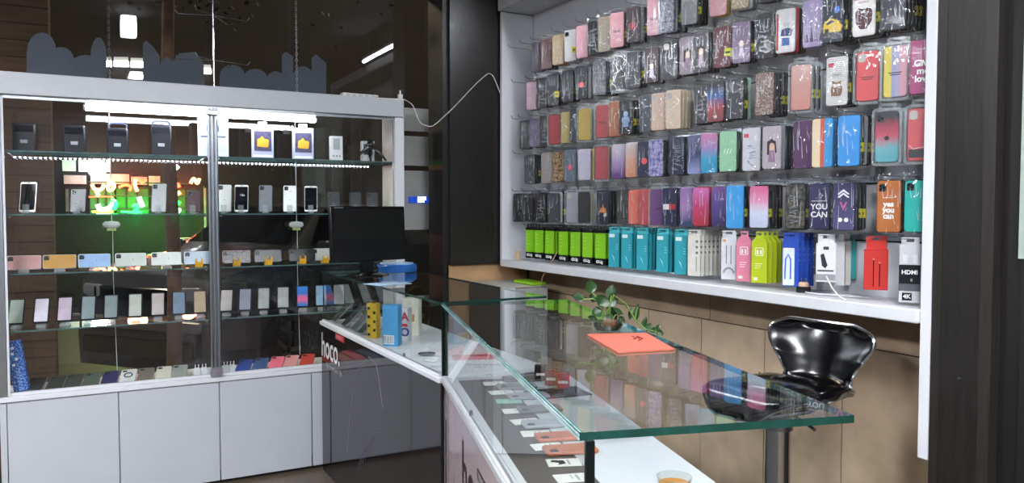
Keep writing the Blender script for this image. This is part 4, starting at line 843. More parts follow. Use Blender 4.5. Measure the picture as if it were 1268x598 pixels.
        for k in range(4): V([(-.03 + .018 * k, -.07), (-.016 + .018 * k, -.07), (-.023 + .018 * k, -.03 + .012 * (k % 2))], '#4a3c58')
        m_.tube([(-.005, y, -.05), (-.008, y, .005)], .001, M('#5a4038', .5), 4); m_.tube([(.01, y, -.05), (.014, y, .0)], .001, M('#5a4038', .5), 4)
    elif kind == 'cup':
        V([(-.035, -.078), (.035, -.078), (.035, -.05), (-.035, -.05)], '#2c2c30'); m_.tube([(-.034, y, -.036), (-.02, y, -.048), (.02, y, -.042), (.035, y, -.034)], .0014, M('#e6d8d8', .4), 4)
    elif kind == 'rose': m_.lathe([(0, 0), (.012, 0), (.012, .0004), (0, .0004)], M('#c03a44', .4), 16, X @ T(0, -.006, 0)); m_.lathe([(.018, 0), (.022, 0), (.022, .0004), (.018, .0004)], M('#8a3038', .4), 20, X @ T(0, -.006, 0))
    elif kind == 'spot': m_.lathe([(0, 0), (.016, 0), (.016, .0004), (0, .0004)], M('#e0505c', .4), 18, X @ T(0, -.01, 0))
    if m_.v: m_.build('printed_picture', o)

PAL = {'k': ('#121214', 'black'), 'd': ('#33353a', 'dark grey'), 'n': ('#1e2642', 'navy'), 'w': ('#c9ccca', 'clear white'), 'e': ('#b8a68c', 'beige'), 'p': ('#c98c98', 'pink'), 'r': ('#a83238', 'red'), 'y': ('#c9ac3c', 'yellow'), 'g': ('#9cc0a8', 'pale green'),
       'u': ('#5c3c6e', 'purple'), 'b': ('#2f7fc0', 'blue'), 't': ('#2a9c98', 'teal'), 'o': ('#b06a38', 'orange brown'), 'm': ('#5a1e28', 'maroon'), 'c': ('#d6c6a8', 'cream'), 'l': ('#9c8cb4', 'lilac'), 's': ('#8c9094', 'silver grey')}
ROWN = {'A': 'top row', 'B': 'second row', 'C': 'third row', 'D': 'fourth row', 'E': 'fifth row'}
ncase = 0
m_ = MB(); m_.tube([(-.004, 0, 0), (.19, 0, 0)], .0017, CHROME, 6); m_.tube([(-.004, 0, 0), (-.014, 0, .004), (-.024, 0, .02)], .0017, CHROME, 6); HOOKME = m_.mesh('hook_wire')
HCLIP = MB().rp(.02, .02, .0026, .003, .0006, 2, STEEL, RZ(90)).mesh('hook_clip')
def hook(y, z, label, tipx=XF):
    h = link('wire_hook', HOOKME); L_ = 2.632 - tipx; h.location = (tipx - .025, y, z); h.scale = ((L_ + .025) / .19, 1, 1)
    tag(h, label, 'hook', 'wire hooks on the case wall'); c_ = link('hook_clip', HCLIP, h); c_.location = (.19 - .0013 / h.scale.x, 0, 0); c_.scale = (1 / h.scale.x, 1, 1); return h
def pack(row, y, i, kind, mat, label, n_tot, prn=None, cam_=None, sticker=False, dyaw=0, xoff=0):
    global ncase
    x = XF + xoff + STEP * i; z = ROWZ[row] + random.uniform(-.0008, .0008)
    me = BIGME if kind == 'L' else random.choice(CASEME)
    o = link('phone_case', me); objmat(o, mat); o.location = (x, y, z); o.rotation_euler = (0, 0, math.radians(-(90 - yawp(y)) + dyaw))
    tag(o, label, 'phone case', f'phone cases on the {ROWN[row]}'); ncase += 1
    if kind == 'L': link('blister_pack', BLME, o)
    else: link('clear_bag', random.choice(BAGS), o)
    if cam_: c_ = link('camera_cutout', CAMME if cam_ == 'k' else CAMLT, o); c_.location = (-.021, -.0054, .066)
    if sticker: link('yellow_sticker', YST, o)
    if prn == 'lines': link('printed_lines', LINE1, o)
    elif prn: print_on(o, prn, .011 if kind == 'L' else .0095)
    return o
def rowy(px): return on_x(px, 250, XF).y
# px of the front case's middle, pack (B bag, L blister), design, description, short key, print, camera, colours behind
ROWS = {
'A': [(665, 'B', 'p:#5b525e', 'smoky lilac case', 'smoky lilac', None, None, 'd'), (677, 'B', 'n:#4a2a2c,#8a6a64,18', 'maroon lace-patterned case', 'maroon lace', None, None, 'mk'), (691, 'B', 'n:#a08a6a,#c9b48c,12', 'gold mottled case', 'gold mottled', None, None, 'oe'), (706, 'B', 'p:#b9bab8', 'light grey case with black camera hole', 'light grey', None, 'k', 'ws'),
      (721, 'B', 'p:#cf9aa4', 'dusty pink case', 'dusty pink', None, None, 'p'), (735, 'B', 'p:#17181b', 'glossy black case', 'glossy black', 'scrib', None, 'ks'), (748, 'B', 'd:#3a342e,#a89c86,9', 'beige dotted glitter case', 'beige dotted', None, None, 'e'), (763, 'B', 'p:#d59aa0', 'salmon pink case with tiny lettering', 'salmon pink', 'lines', None, 'kd'),
      (783, 'B', 'p:#3c2c30', 'dark case with a red rose ring', 'red rose', 'rose', None, 'sds'), (809, 'B', 'p:#dba6b0', 'pale pink case with thin lines', 'pale pink', 'lines', None, 'd'), (824, 'B', 'n:#5a6270,#a0a8b4,8', 'blue-grey marbled case', 'blue-grey marbled', None, None, 'sdsk'), (852, 'B', 'p:#74787c', 'smoke grey case', 'smoke grey', None, None, 'dkd'), (887, 'B', 'p:#dba0a4', 'light rose case', 'light rose', None, None, 'y'),
      (914, 'B', 'n:#8a7a5c,#d0c4a4,16', 'beige leaf-patterned case', 'beige leaf', None, None, 'ws'), (945, 'B', 'p:#1c1d20', 'plain black case', 'plain black', None, None, 'kk'), (976, 'B', 'p:#2a2c30', 'charcoal case cut by the picture edge', 'charcoal', None, None, 'k')],
'B': [(659, 'B', 'p:#c0a0aa', 'pale pink see-through case', 'see-through pink', None, None, 'k'), (671, 'B', 'p:#17181a', 'black case with glitter', 'glitter black', 'scrib', None, 'kk'), (685, 'B', 'p:#202226', 'black case stack with yellow stickers', 'yellow-stickered', None, None, 'kkk'), (703, 'B', 'p:#15171f', 'shiny black rounded case', 'shiny black', None, None, 'dk'), (720, 'B', 'p:#22242c', 'dark case with a red spot', 'red spot', 'spot', None, 'ws'),
      (742, 'B', 'n:#2a2d30,#73787a,14', 'dark grey streaked case', 'grey streaked', None, None, 'kdsk'), (766, 'L', 'p:#151719', 'black case with three fine lines', 'fine-lined black', 'lines', None, 'ww'), (784, 'B', 'n:#1a1b1e,#4c5054,16', 'black sparkly case', 'sparkly black', None, None, 'kk'), (806, 'B', 'p:#3a2028', 'dark plum case with a pale figure', 'dark plum', 'doll', None, 'sk'), (829, 'B', 'p:#111214', 'deep black case with pale camera hole', 'deep black', None, 'w', 'kw'),
      (850, 'B', 'p:#8a7c86', 'case with a long-haired girl portrait', 'long-haired girl', 'girl', None, 'd'), (866, 'B', 'p:#3c3844', 'dark case with a girl portrait', 'dark girl', 'girl', None, 'kkd'), (893, 'B', 'p:#5e1824', 'wine red case', 'wine red', None, None, 'kd'), (916, 'B', 'p:#7c6a86', 'mauve case with a small white figure', 'mauve figure', 'doll', None, 'kk'), (945, 'B', 'p:#14161b', 'black case with white scribbles', 'white-scribbled', 'scrib', None, 'k'),
      (970, 'B', 'p:#d2d2d0', 'white comic-style printed case', 'comic white', 'comic', None, 'rkk'), (1004, 'B', 'p:#9a8cb4', 'lilac case with dark trees', 'lilac trees', 'trees', None, 'l'), (1023, 'B', 'p:#18202e', 'night-blue case with a yellow car', 'yellow car', 'car', None, 'kkdk'), (1066, 'B', 'p:#d6d4ce', 'white case with a big dark beard', 'beard', 'beard', None, 'kskk'), (1103, 'B', 'p:#141a24', 'plain blue-black case', 'blue-black', None, None, 'kkkkk')],
'C': [(650, 'B', 'p:#16171a', 'black case at the left end', 'left-end black', None, None, 'k'), (663, 'B', 'n:#3a3048,#6a5a7c,16', 'purple streaked case', 'purple streaked', None, None, 'uk'), (675, 'B', 'p:#1a1b1e', 'black case with white specks', 'specked black', 'scrib', None, 'k'), (687, 'L', 'p:#b02a34', 'red case at the left', 'left red', None, None, 'g'), (702, 'B', 'p:#a89a5c', 'khaki yellow case', 'khaki', None, None, 'y'), (713, 'B', 'p:#1e2030', 'navy black case', 'navy black', None, None, 'n'), (724, 'L', 'p:#c9a83c', 'yellow case', 'yellow', None, None, 'gg'),
      (746, 'L', 'p:#c23c40', 'bright red case with white line', 'bright red', 'lines', None, 'ww'), (762, 'B', 'p:#a8643c', 'rust orange case', 'rust orange', None, None, 'o'), (773, 'B', 'p:#1c2028', 'black case with a pale blue figure', 'pale blue figure', 'astro', None, 'kkk'), (800, 'B', 'p:#3c4650', 'slate grey case', 'slate grey', None, None, 's'), (815, 'B', 'p:#d0b49c', 'clear tan-framed case', 'tan-framed', None, 'w', 'e'), (833, 'B', 'p:#d6c0a6', 'cream case with tan camera frame', 'cream', None, 'w', 'cccw'),
      (868, 'B', 'p:#2c2830', 'dark smoke-patterned case', 'smoke-patterned', 'scrib', None, 'k'), (884, 'B', 'g:#1c2030,#2f5a9c,#a03a44,#7a2a30', 'blue and red dusk case', 'blue-red dusk', None, None, 'kkk'), (909, 'B', 'n:#16181c,#3c4046,14', 'black starry case', 'black starry', None, None, 'dg'), (945, 'B', 'n:#4a3838,#a08878,12', 'brown floral case', 'brown floral', None, None, 'kkkk'), (990, 'L', 'g:#d8a8a0,#d09488,#cf8878', 'rose gold glossy case', 'rose gold', None, None, 'kd'), (1034, 'B', 'd:#2c2c30,#d2d2ce,12', 'white dotted case with a brown owl', 'owl', 'owl', None, 'ksk'),
      (1072, 'L', 'p:#dd4a4e', 'coral red silicone case with pale camera hole', 'coral red', 'lines', 'w', 'w'), (1106, 'L', 'v:#d8c24e,#d8c24e,#9a9cbc,#a9a0c0,#d49aa8,#d49aa8', 'yellow, lavender and pink striped case', 'striped', 'lines', None, 'k'), (1139, 'B', 'p:#9a3a6a', 'magenta case with white handwriting', 'magenta', 'love', None, 'w')],
'D': [(656, 'B', 'p:#3c4044', 'dark smoke case', 'dark smoke', None, None, 'kk'), (678, 'B', 'd:#4a4644,#9c948e,9', 'clear grey case with dark dots', 'grey dotted', None, None, 'k'), (692, 'B', 'n:#3a2218,#a8844a,6', 'brown and gold marbled case', 'brown-gold', None, None, 'm'), (706, 'B', 'p:#5c6a78', 'steel blue case with a red flower', 'red flower', 'spot', None, 'w'), (724, 'B', 'p:#b8b4c8', 'pale lavender case', 'pale lavender', None, None, 'yw'), (745, 'L', 'p:#b8424c', 'raspberry red case', 'raspberry', None, None, 'ee'),
      (766, 'B', 'g:#c0b8c4,#a890b8,#5c3478', 'purple fading case', 'purple fading', None, None, 's'), (783, 'B', 'g:#c0b4b4,#cf9c88,#c98a6c', 'peach fading case', 'peach fading', None, None, 'w'), (798, 'B', 'p:#1c2440', 'navy case with a small badge', 'small-badge navy', 'spot', None, 'n'), (811, 'B', 'n:#5a5890,#a8a4cc,5', 'lavender marble case', 'lavender marble', None, None, 'kk'), (838, 'B', 'p:#1c2440', 'navy case with pale sketch', 'sketched navy', 'scrib', None, 'kk'), (861, 'B', 'g:#5a6080,#2c3466,#8890c0', 'indigo case with pale foot', 'indigo', None, None, 'n'),
      (876, 'B', 'g:#c07ca8,#a080b8,#2f9cc0,#2690b4', 'pink to turquoise fading case', 'pink-turquoise', None, None, 'kk'), (901, 'B', 'p:#8cc49c', 'mint green case with white strokes', 'mint', 'vert', None, 'kgk'), (930, 'B', 'p:#c4c6cc', 'white case with blue sketches', 'blue-sketched', 'sketch', None, 'kw'), (955, 'B', 'p:#a8a0a4', 'clear case with a standing girl', 'standing girl', 'girl', None, 'skkk'), (994, 'B', 'p:#4c2450', 'shiny purple case', 'shiny purple', None, None, 'u'), (1014, 'B', 'v:#d8c4a0,#d8c4a0,#b8503c,#2f90c8,#2f90c8', 'cream, red and blue striped case', 'tricolour', None, None, 'bkk'),
      (1050, 'B', 'p:#2f88cc', 'bright sky blue case', 'bright sky blue', None, None, 'kskk'), (1097, 'L', 'g:#1a1a24,#a03048,#c0485c,#6aa8b0,#5aa0ac', 'watercolour case, black, red and turquoise', 'watercolour', 'apple', 'k', 'ww'), (1138, 'L', 'p:#cf5458', 'coral pink case with a dark foot', 'coral pink', 'cup', 'w', 'w')],
'E': [(642, 'B', 'p:#15161a', 'black case at the left end', 'left-end black', None, None, 'k'), (654, 'B', 'p:#1d1c1e', 'black case with a small tag', 'small-tag black', 'lines', None, 'kk'), (670, 'B', 'p:#0f1012', 'glossy jet black case', 'jet black', 'scrib', None, 'kw'), (686, 'B', 'p:#3a3c42', 'dark case with pale edges', 'pale-edged', None, None, 'wkk'), (709, 'L', 'p:#a8a0ac', 'lilac grey case', 'lilac grey', None, 'w', 'k'), (724, 'L', 'p:#18191c', 'black case with a tan sticker', 'tan-stickered', 'lines', None, 'e'), (747, 'B', 'p:#1c2030', 'navy case with an orange flame', 'orange flame', 'flame', None, 'nkkk'),
      (774, 'B', 'n:#16181c,#4a4e4c,12', 'black sparkling case', 'sparkling', None, None, 'k'), (787, 'B', 'p:#cf6a5c', 'coral orange case', 'coral orange', None, None, 'o'), (797, 'B', 'p:#b04a50', 'dark coral case', 'dark coral', None, None, 'r'), (808, 'L', 'p:#6a3c78', 'grape purple case', 'grape purple', 'lines', None, 'u'), (825, 'B', 'p:#1c2040', 'navy case with a white and red flag', 'flag', 'flag', None, 'nke'), (852, 'B', 'g:#8a6a9c,#9a78a8,#2c3c60', 'mauve fading case', 'mauve fading', None, None, 'u'), (867, 'B', 'g:#c868a8,#b83a6c,#a82c3c', 'hot pink shiny case', 'hot pink', None, None, 'rkk'), (892, 'B', 'g:#6a4c8c,#4c3c7c,#3c2c5c', 'violet case', 'violet', None, None, 'u'),
      (909, 'B', 'p:#3a98d8', 'sky blue case with fine camera marks', 'sky blue', None, None, 'kk'), (940, 'B', 'g:#d06a90,#d88cb0,#c8d0e0,#b8c0d8', 'pink to silver fading case', 'pink-silver', None, None, 'kkkk'), (985, 'B', 'n:#202228,#5c5a4c,5', 'dark case with sneaker picture', 'sneaker', 'scrib', None, 'kk'), (1015, 'B', 'p:#262448', 'dark blue case lettered YOU CAN', 'YOU CAN', 'youcan', None, 'k'), (1045, 'B', 'g:#2a284c,#3c3a60,#4a4870', 'indigo case with white arrows', 'white-arrow', 'chev', None, 'kkk'), (1101, 'B', 'p:#a8622c', 'orange-brown case lettered yes you can', 'orange-brown', 'yes', 'k', 'dk'), (1136, 'B', 'p:#22a89c', 'turquoise case', 'turquoise', None, 'k', 'd')],
}
pre = {'A': (636, 650), 'B': (640,), 'C': (640,), 'D': (642,), 'E': (628,)}
for row, items in ROWS.items():
    lasty = None
    rz = ROWZ[row] + .1066
    for idx, (px, kind, des, desc, key, prn, cam_, behind) in enumerate(items):
        y = rowy(px)
        if lasty is not None and lasty - y < .0905: y = lasty - .0905
        if y < 1.662: break
        lasty = y
        dy = random.uniform(-1.2, 1.2); stk = row in 'AB' and 'k' in behind
        blist = list(behind)
        packn = 'clear blister' if kind == 'L' else 'clear bag'
        pack(row, y, 0, kind, design(des), f'{desc}, {packn}, {ROWN[row]} front', 0, prn, cam_, key == 'yellow-stickered' or key in ('light grey', 'wine red'), dy)
        step0 = 1.25 if kind == 'L' else 1
        pos = step0
        nb = 0
        for j, cch in enumerate(blist):
            if pos * STEP > .14: break
            hx, cn = PAL[cch]
            h2 = hx if cch not in 'kdn' else ['#121214', '#1c1e22', '#26282c', '#0e0f12'][random.randrange(4)]
            pack(row, y, pos, kind if kind == 'L' else 'B', M(h2, .3, 0, 0, .2, 24), f'{cn} case, {words(j)} behind the {key} one, {ROWN[row]}', 0, None, None, cch in 'kd' and random.random() < .55, dy)
            pos += step0; nb += 1
        hook(y, rz, f'thin wire hook carrying the {key} case on the {ROWN[row]}', XF - .005)
    for px in pre[row]:
        y = on_x(px, 250, 2.46).y
        if y < 4.55: hook(y, rz, f'empty wire hook at the left end of the {ROWN[row]}' if px == pre[row][0] else f'empty wire hook second from the left end of the {ROWN[row]}', XF - .01)
print('CASES', ncase)
# ================================================================== ACCESSORY PACKS ON THE LOWEST HOOKS
FZ = 1.39
def tab(m_, w_, z0, z1, col, t=.0012, hw=.014):
    mm = M(col, .4)
    for a, b, c_, d_ in ((-w_, w_, z0, z1 - .016), (-w_, w_, z1 - .005, z1), (-w_, -hw, z1 - .016, z1 - .005), (hw, w_, z1 - .016, z1 - .005)): m_.box(a, b, -t / 2, t / 2, c_, d_, mm)
LIME = M('#79b80f', .35, 0, 0, .06, 20)
def lime():
    t = thing('earphone_pack', '', 'pack'); m_ = MB(); m_.bbox(-.032, .032, -.007, .007, -.062, .078, LIME, b=.002); m_.build('lime_sleeve', t)
    m_ = MB(); m_.bbox(-.033, .033, -.008, .008, -.1, -.062, BLACKP, b=.002); m_.build('bottom_end', t); m_ = MB(); m_.bbox(-.033, .033, -.007, .007, .0785, .094, BLACKP, b=.002); tab(m_, .025, .094, .116, '#101010'); m_.build('top_end', t)
    text(t, 'lettering', 'GUg', .022, T(-.004, -.0085, -.08) @ RX(90), M('#d8d8d4', .4), bold=.0008)
    m_ = MB(); [m_.box(-.022, -.006, -.0076, -.007, .05 - .02 * k, .052 - .02 * k, M('#b4dc5c', .4)) for k in range(4)]; m_.build('printed_lines', t); return t
def teal():
    t = thing('cable_box', '', 'box'); m_ = MB(); m_.bbox(-.031, .031, -.009, .009, -.1, .086, M('#2693a0', .35, 0, 0, .06, 12), b=.002); tab(m_, .03, .086, .115, '#3aa8b0'); m_.build('box_body', t)
    m_ = MB(); m_.box(-.026, .004, -.0096, -.009, .06, .078, M('#c8dcd8', .4)); m_.poly([(-.012, -.0096, -.03), (.0, -.0096, -.045), (.008, -.0096, -.075), (.002, -.0096, -.06)], M('#b8d8dc', .4)); [m_.box(.012, .022, -.0096, -.009, .02 - .012 * k, .024 - .012 * k, M('#7cc4cc', .4)) for k in range(3)]; m_.build('picture_print', t); return t
def cream():
    t = thing('charger_box', '', 'box'); m_ = MB(); m_.bbox(-.03, .03, -.008, .008, -.1, .088, M('#c9c8be', .4), b=.002); tab(m_, .029, .088, .115, '#c4c3ba'); m_.build('box_body', t)
    m_ = MB(); [m_.rp(.008, .008, .0008, .003, .0002, 3, M('#5c5a54', .4), RZ(90) @ T(0, -.0302, .06 - .024 * k)) for k in range(3)]; m_.box(.0296, .0304, -.002, .002, -.08, -.01, M('#8a867c', .4)); [m_.rp(.012, .012, .0008, .004, .0002, 3, M('#6c6a64', .4), T(.014, -.0082, .06 - .026 * k)) for k in range(3)]; m_.box(.01, .014, -.0085, -.0078, -.08, -.01, M('#8a867c', .4)); m_.build('printed_icons', t); return t
def fold(col, pic):
    t = thing('cable_pack', '', 'pack'); m_ = MB(); m_.bbox(-.033, .033, -.008, .008, -.1, .07, M(col, .35, 0, 0, .05, 15), b=.002)
    m_.prism([(-.033, .07), (.033, .07), (.016, .094), (-.016, .094)], -.006, .006, M(col, .35, 0, 0, .05, 15), RX(90)); tab(m_, .016, .094, .116, col, hw=.009); m_.build('pack_body', t)
    m_ = MB(); m_.rp(.036, .036, .0008, .006, .0002, 3, M(pic, .4), T(0, -.0083, .032)); m_.rp(.028, .028, .0008, .004, .0002, 3, M(col, .4), T(0, -.0088, .032)); [m_.rp(.008, .02, .0008, .003, .0002, 3, M('#d8d8d0', .4), T(-.007 + .014 * k, -.0093, .03)) for k in range(2)]
    [m_.box(-.018, .012 - .004 * k, -.0086, -.008, -.02 - .009 * k, -.017 - .009 * k, M(pic, .4)) for k in range(3)]; m_.rp(.018, .012, .0008, .002, .0002, 2, M('#d4d4c4', .4), T(-.014, -.0083, -.082)); m_.build('picture_print', t); return t
def bluep():
    t = thing('usb_cable_pack', '', 'pack'); m_ = MB(); m_.bbox(-.032, .032, -.007, .007, -.1, .082, M('#1f45a0', .35, 0, 0, .05, 15), b=.002); tab(m_, .03, .082, .116, '#1f45a0'); m_.build('pack_body', t)
    m_ = MB(); m_.rp(.044, .15, .0008, .003, .0002, 2, M('#cfd8e2', .4), T(-.008, -.0073, -.02)); m_.tube([(-.022, -.008, -.07), (-.02, -.008, .01), (-.01, -.008, .03), (.0, -.008, .01), (.0, -.008, -.07)], .003, M('#2c66c0', .4), 6); [m_.rp(.006, .006, .0006, .001, .0002, 1, M('#d8e0ee', .4), RZ(90) @ T(0, -.0323, .05 - .022 * k)) for k in range(3)]; m_.build('picture_print', t); return t
def place(px, n, proto, labf, group, step=.0225, xf=XF, yaw=YAWP, key='', drop=0):
    y = on_x(px, 300, xf).y
    for i in range(n):
        o = proto if (i == 0 and not proto.get('used')) else dup(proto)
        if i == 0: proto['used'] = 1
        if 'used' in o.keys() and o is not proto: del o['used']
        o.location = (xf + step * i, y, FZ - drop); o.rotation_euler = (0, 0, math.radians(-(90 - yaw) + random.uniform(-.8, .8)))
        lab = labf(i); tag(o, lab, None, group)
    hook(y, FZ + .1070, f'wire hook carrying the {key} on the lowest row', xf - .008)
P_ = lime()
for s, (px, n) in enumerate(((657, 3), (668, 4), (681, 5), (698, 3), (713, 3), (728, 3), (744, 3))):
    place(px, n, P_, lambda i, s=s: f'lime green and black earphone pack, {words(i)} on the {words(s)} green hook from the left', 'lime green packs', key=f'{words(s)} stack of lime packs')
if 'used' in P_.keys(): del P_['used']
P_ = teal()
for s, (px, n) in enumerate(((761, 3), (777, 4), (796, 4), (821, 4), (844, 3))):
    place(px, n, P_, lambda i, s=s: f'teal cable box with a white tag, {words(i)} on the {words(s)} teal hook from the left', 'teal boxes', key=f'{words(s)} stack of teal boxes')
if 'used' in P_.keys(): del P_['used']
P_ = cream(); place(860, 6, P_, lambda i: f'cream white charger box with grey icons, {words(i)} in the stack right of the teal boxes', 'cream boxes', step=.025, key='cream boxes')
if 'used' in P_.keys(): del P_['used']
# white cable pack with a coil
t = thing('white_cable_pack', 'white pack showing a cable coil, between the cream boxes and the pink pack', 'pack'); m_ = MB(); m_.bbox(-.034, .034, -.006, .006, -.1, .084, M('#c9cccf', .4), b=.002); tab(m_, .03, .084, .116, '#c4c8cc'); m_.build('pack_body', t)
m_ = MB(); m_.tube([(.022 * math.cos(a), -.0075, -.07 + .022 * math.sin(a)) for a in [k * PI / 10 for k in range(11)]], .004, M('#8c9298', .4), 6); [m_.tube([(s * .01, -.0075, -.03), (s * .01, -.0075, .05)], .002, M('#7c8288', .4), 6) for s in (-1, 1)]; m_.rp(.014, .01, .0008, .002, .0002, 2, M('#d08a4a', .4), T(-.02, -.0064, .072)); m_.build('printed_cable', t)
t.location = (XF, on_x(903, 300, XF).y, FZ); t.rotation_euler.z = math.radians(-60); hook(t.location.y, FZ + .1070, 'wire hook carrying the white cable pack on the lowest row', XF - .008)
P_ = fold('#cc7890', '#e8c8d0'); place(922, 1, P_, lambda i: 'pink folded-top pack with a square picture, left of the yellow-green packs', 'folded-top packs', key='pink pack')
if 'used' in P_.keys(): del P_['used']
P_ = fold('#a4b414', '#d4dc9c'); place(941, 4, P_, lambda i: f'yellow-green folded-top pack, {words(i)} in the stack beside the pink pack', 'folded-top packs', step=.027, key='yellow-green packs')
if 'used' in P_.keys(): del P_['used']
P_ = bluep(); place(980, 4, P_, lambda i: f'royal blue and white cable pack, {words(i)} in the blue stack', 'blue packs', step=.027, key='blue packs')
if 'used' in P_.keys(): del P_['used']
# the sparse right end
def single(name, label, px, x, w_, h_, t_, col, zc, yaw=36, cat='box', tabc=None):
    y = on_x(px, 320, x).y; o = thing(name, label, cat, (x, y, zc), -(90 - yaw)); m_ = MB(); m_.bbox(-w_ / 2, w_ / 2, -t_ / 2, t_ / 2, -h_ / 2, h_ / 2, M(col, .4, 0, 0, .04), b=.002)
    z1 = FZ + .1085 + .0054 - zc; tab(m_, w_ * .42, h_ / 2, max(z1, h_ / 2 + .022), tabc or col, hw=.012); m_.build('box_body', o); return o, y
o, y = single('charger_box', 'white charger box with a black charger picture, right of the blue packs', 1023, 2.49, .072, .15, .02, '#cfd0d2', 1.395)
hook(y, FZ + .1085, 'wire hook carrying the white charger box on the lowest row', XF)
m_ = MB(); m_.prism([(-.02, .03), (-.008, .036), (.006, -.01), (-.002, -.022), (-.014, -.012)], .0102, .011, M('#24262a', .4), RX(90)); m_.rp(.02, .012, .001, .002, .0002, 2, M('#3a3c40', .4), T(0, -.0102, .056)); m_.box(-.03, .028, -.0108, -.01, -.034, -.028, M('#3c3e42', .4)); m_.box(-.034, .034, -.0108, -.01, -.068, -.044, M('#8a8c8e', .4)); m_.build('picture_print', o)
o, _ = single('small_pack', 'dark grey oval-printed pack half hidden behind the white charger box', 1010, 2.58, .055, .115, .014, '#5c5e56', 1.395); m_ = MB(); m_.tube([(.018 * math.cos(a), -.0075, .03 * math.sin(a)) for a in [k * PI / 8 for k in range(16)]], .003, M('#9a9a90', .4), 6, closed=True); m_.build('oval_print', o)
o, _ = single('charger_box', 'white box with a black side behind the charger box', 1034, 2.545, .072, .17, .03, '#c9cacb', 1.39); m_ = MB(); m_.box(.0362, .0368, -.014, .014, -.08, .075, M('#26221f', .4)); m_.box(.0368, .0372, -.004, .004, -.05, .05, M('#b8b4b0', .4)); m_.build('black_side', o)
o, _ = single('charger_box', 'plain white box, third behind the charger box', 1041, 2.587, .075, .175, .03, '#c4c3bc', 1.39)
o, _ = single('cable_box', 'single teal box at the back of the charger stack', 1050, 2.622, .06, .15, .014, '#2f9a9c', 1.40)
o, y = single('earphone_box', 'red box with two black earphone cables, alone on its hook', 1085, 2.49, .08, .145, .04, '#b02820', 1.383); hook(y, FZ + .1085, 'wire hook carrying the red box on the lowest row', XF)
m_ = MB()
for s in (-1, 1): m_.tube([(s * .01 + .002, -.0206, .03 - .006 * s), (s * .01 + .002, -.0206, -.06)], .0016, BLACKP, 5); m_.lathe([(0, -.004), (.004, 0), (0, .004)], M('#d8a090', .4), 10, T(s * .01 + .002, -.021, .032 - .006 * s))
m_.build('printed_cables', o)
o, y = single('hdmi_cable_pack', 'clear pack with a black printed card lettered HDMI and 4K, rightmost on the lowest row', 1127, 2.47, .066, .2, .016, '#b9bbbc', 1.38, yaw=30); hook(y, FZ + .1085, 'wire hook carrying the HDMI pack on the lowest row', XF - .02)
m_ = MB(); m_.box(-.033, .033, -.0088, -.008, -.035, .03, M('#16171a', .3)); m_.box(-.033, .033, -.0086, -.008, -.06, -.035, M('#55585c', .3)); m_.box(-.022, .008, -.0092, -.0084, -.092, -.066, M('#16171a', .3)); [m_.rp(.016, .03, .001, .002, .0003, 2, M('#c9ccd0', .3), T(-.014 + .03 * k, -.0086, .05)) for k in range(2)]; m_.build('printed_card', o)
text(o, 'lettering', 'HDMI', .02, T(0, -.0094, .004) @ RX(90), M('#e0e0e0', .4), bold=.0006); text(o, 'lettering', '4K', .02, T(-.007, -.0097, -.079) @ RX(90), M('#e0e0e0', .4), bold=.0006); text(o, 'lettering', '8', .014, T(.006, -.0094, -.022) @ RX(90), M('#d0d0d0', .4))
q = on_x(995, 356, 2.50); o = thing('adapter_plug', 'black and tan adapter plug standing on the white ledge', 'adapter', (2.5, q.y, 1.2685), -50)
MB().rp(.055, .024, .04, .006, .003, 3, BLACKP, T(0, 0, .012)).build('black_base', o); MB().lathe([(.02, .0242), (.02, .036), (.015, .042), (0, .042)], M('#c4a184', .4), 20).build('tan_cap', o); m_ = MB(); [m_.tube([(s * .008, 0, .042), (s * .008, 0, .058)], .002, STEEL, 6) for s in (-1, 1)]; m_.build('pin', o)
m_ = MB(); a = Vector((2.478, q.y - .03, 1.274)); m_.tube([a, a + Vector((-.02, -.06, 0)), a + Vector((.02, -.14, 0)), a + Vector((.05, -.25, .0))], .0028, WHITE, 6); tag(m_.build('white_cable'), 'white cable running along the ledge from the adapter plug', 'cable')
m_ = MB(); P = [on_x(1023, 342, 2.455), on_x(1030, 356, 2.44), on_x(1038, 366, 2.43), on_x(1050, 373, 2.44)]; m_.tube(P, .0028, WHITE, 6); tag(m_.build('white_cable'), 'white cable hanging from the charger box onto the ledge', 'cable')
m_ = MB(); m_.bbox(-.012, .012, -.016, .016, -.03, .03, M('#c2a888', .5), b=.002); o = m_.build('paper_pack'); y = on_x(651, 300, 2.52).y; o.location = (2.44, 4.42, 1.30); 
o.rotation_euler = (0, .1, .2); tag(o, 'small beige paper pack standing at the left end of the ledge', 'pack')

# ================================================================== OUTSIDE, BEYOND THE SHOP WINDOW
struct('pavement', MB().box(-8, 8, 5.21, 6.4, -.2, -.05, M('#2a2724', .8, 0, 0, .2, 3)))
struct('road', MB().box(-14, 16, 6.4, 14.2, -.2, -.07, M('#1a1a1a', .6, 0, 0, .2, 4)))
m_ = MB(); BR = M('#46301f', .8, 0, 0, .25, 6, 0, 0, (1, 1, 8)); m_.box(-.62, -.19, 5.5, 5.9, -.05, 3.6, BR)
for k in range(34): m_.box(-.623, -.187, 5.497, 5.5, .1 + k * .1, .106 + k * .1, M('#2a1c12', .9))
tag(m_.build('outside_pillar'), 'brown ribbed pillar outside the left end of the window', 'pillar')
tr = thing('street_tree', 'dark street tree with a thin trunk outside the window', 'tree', (.52, 6.1, -.05))
MB().tube([(0, 0, 0), (.02, .0, 1.2), (-.01, .02, 2.4), (.02, 0, 3.4), (.05, .05, 4.4)], [.06, .05, .045, .04, .03], M('#5a4030', .9, 0, 0, .3, 14, .5), 10).build('trunk', tr)
random.seed(5); m_ = MB()
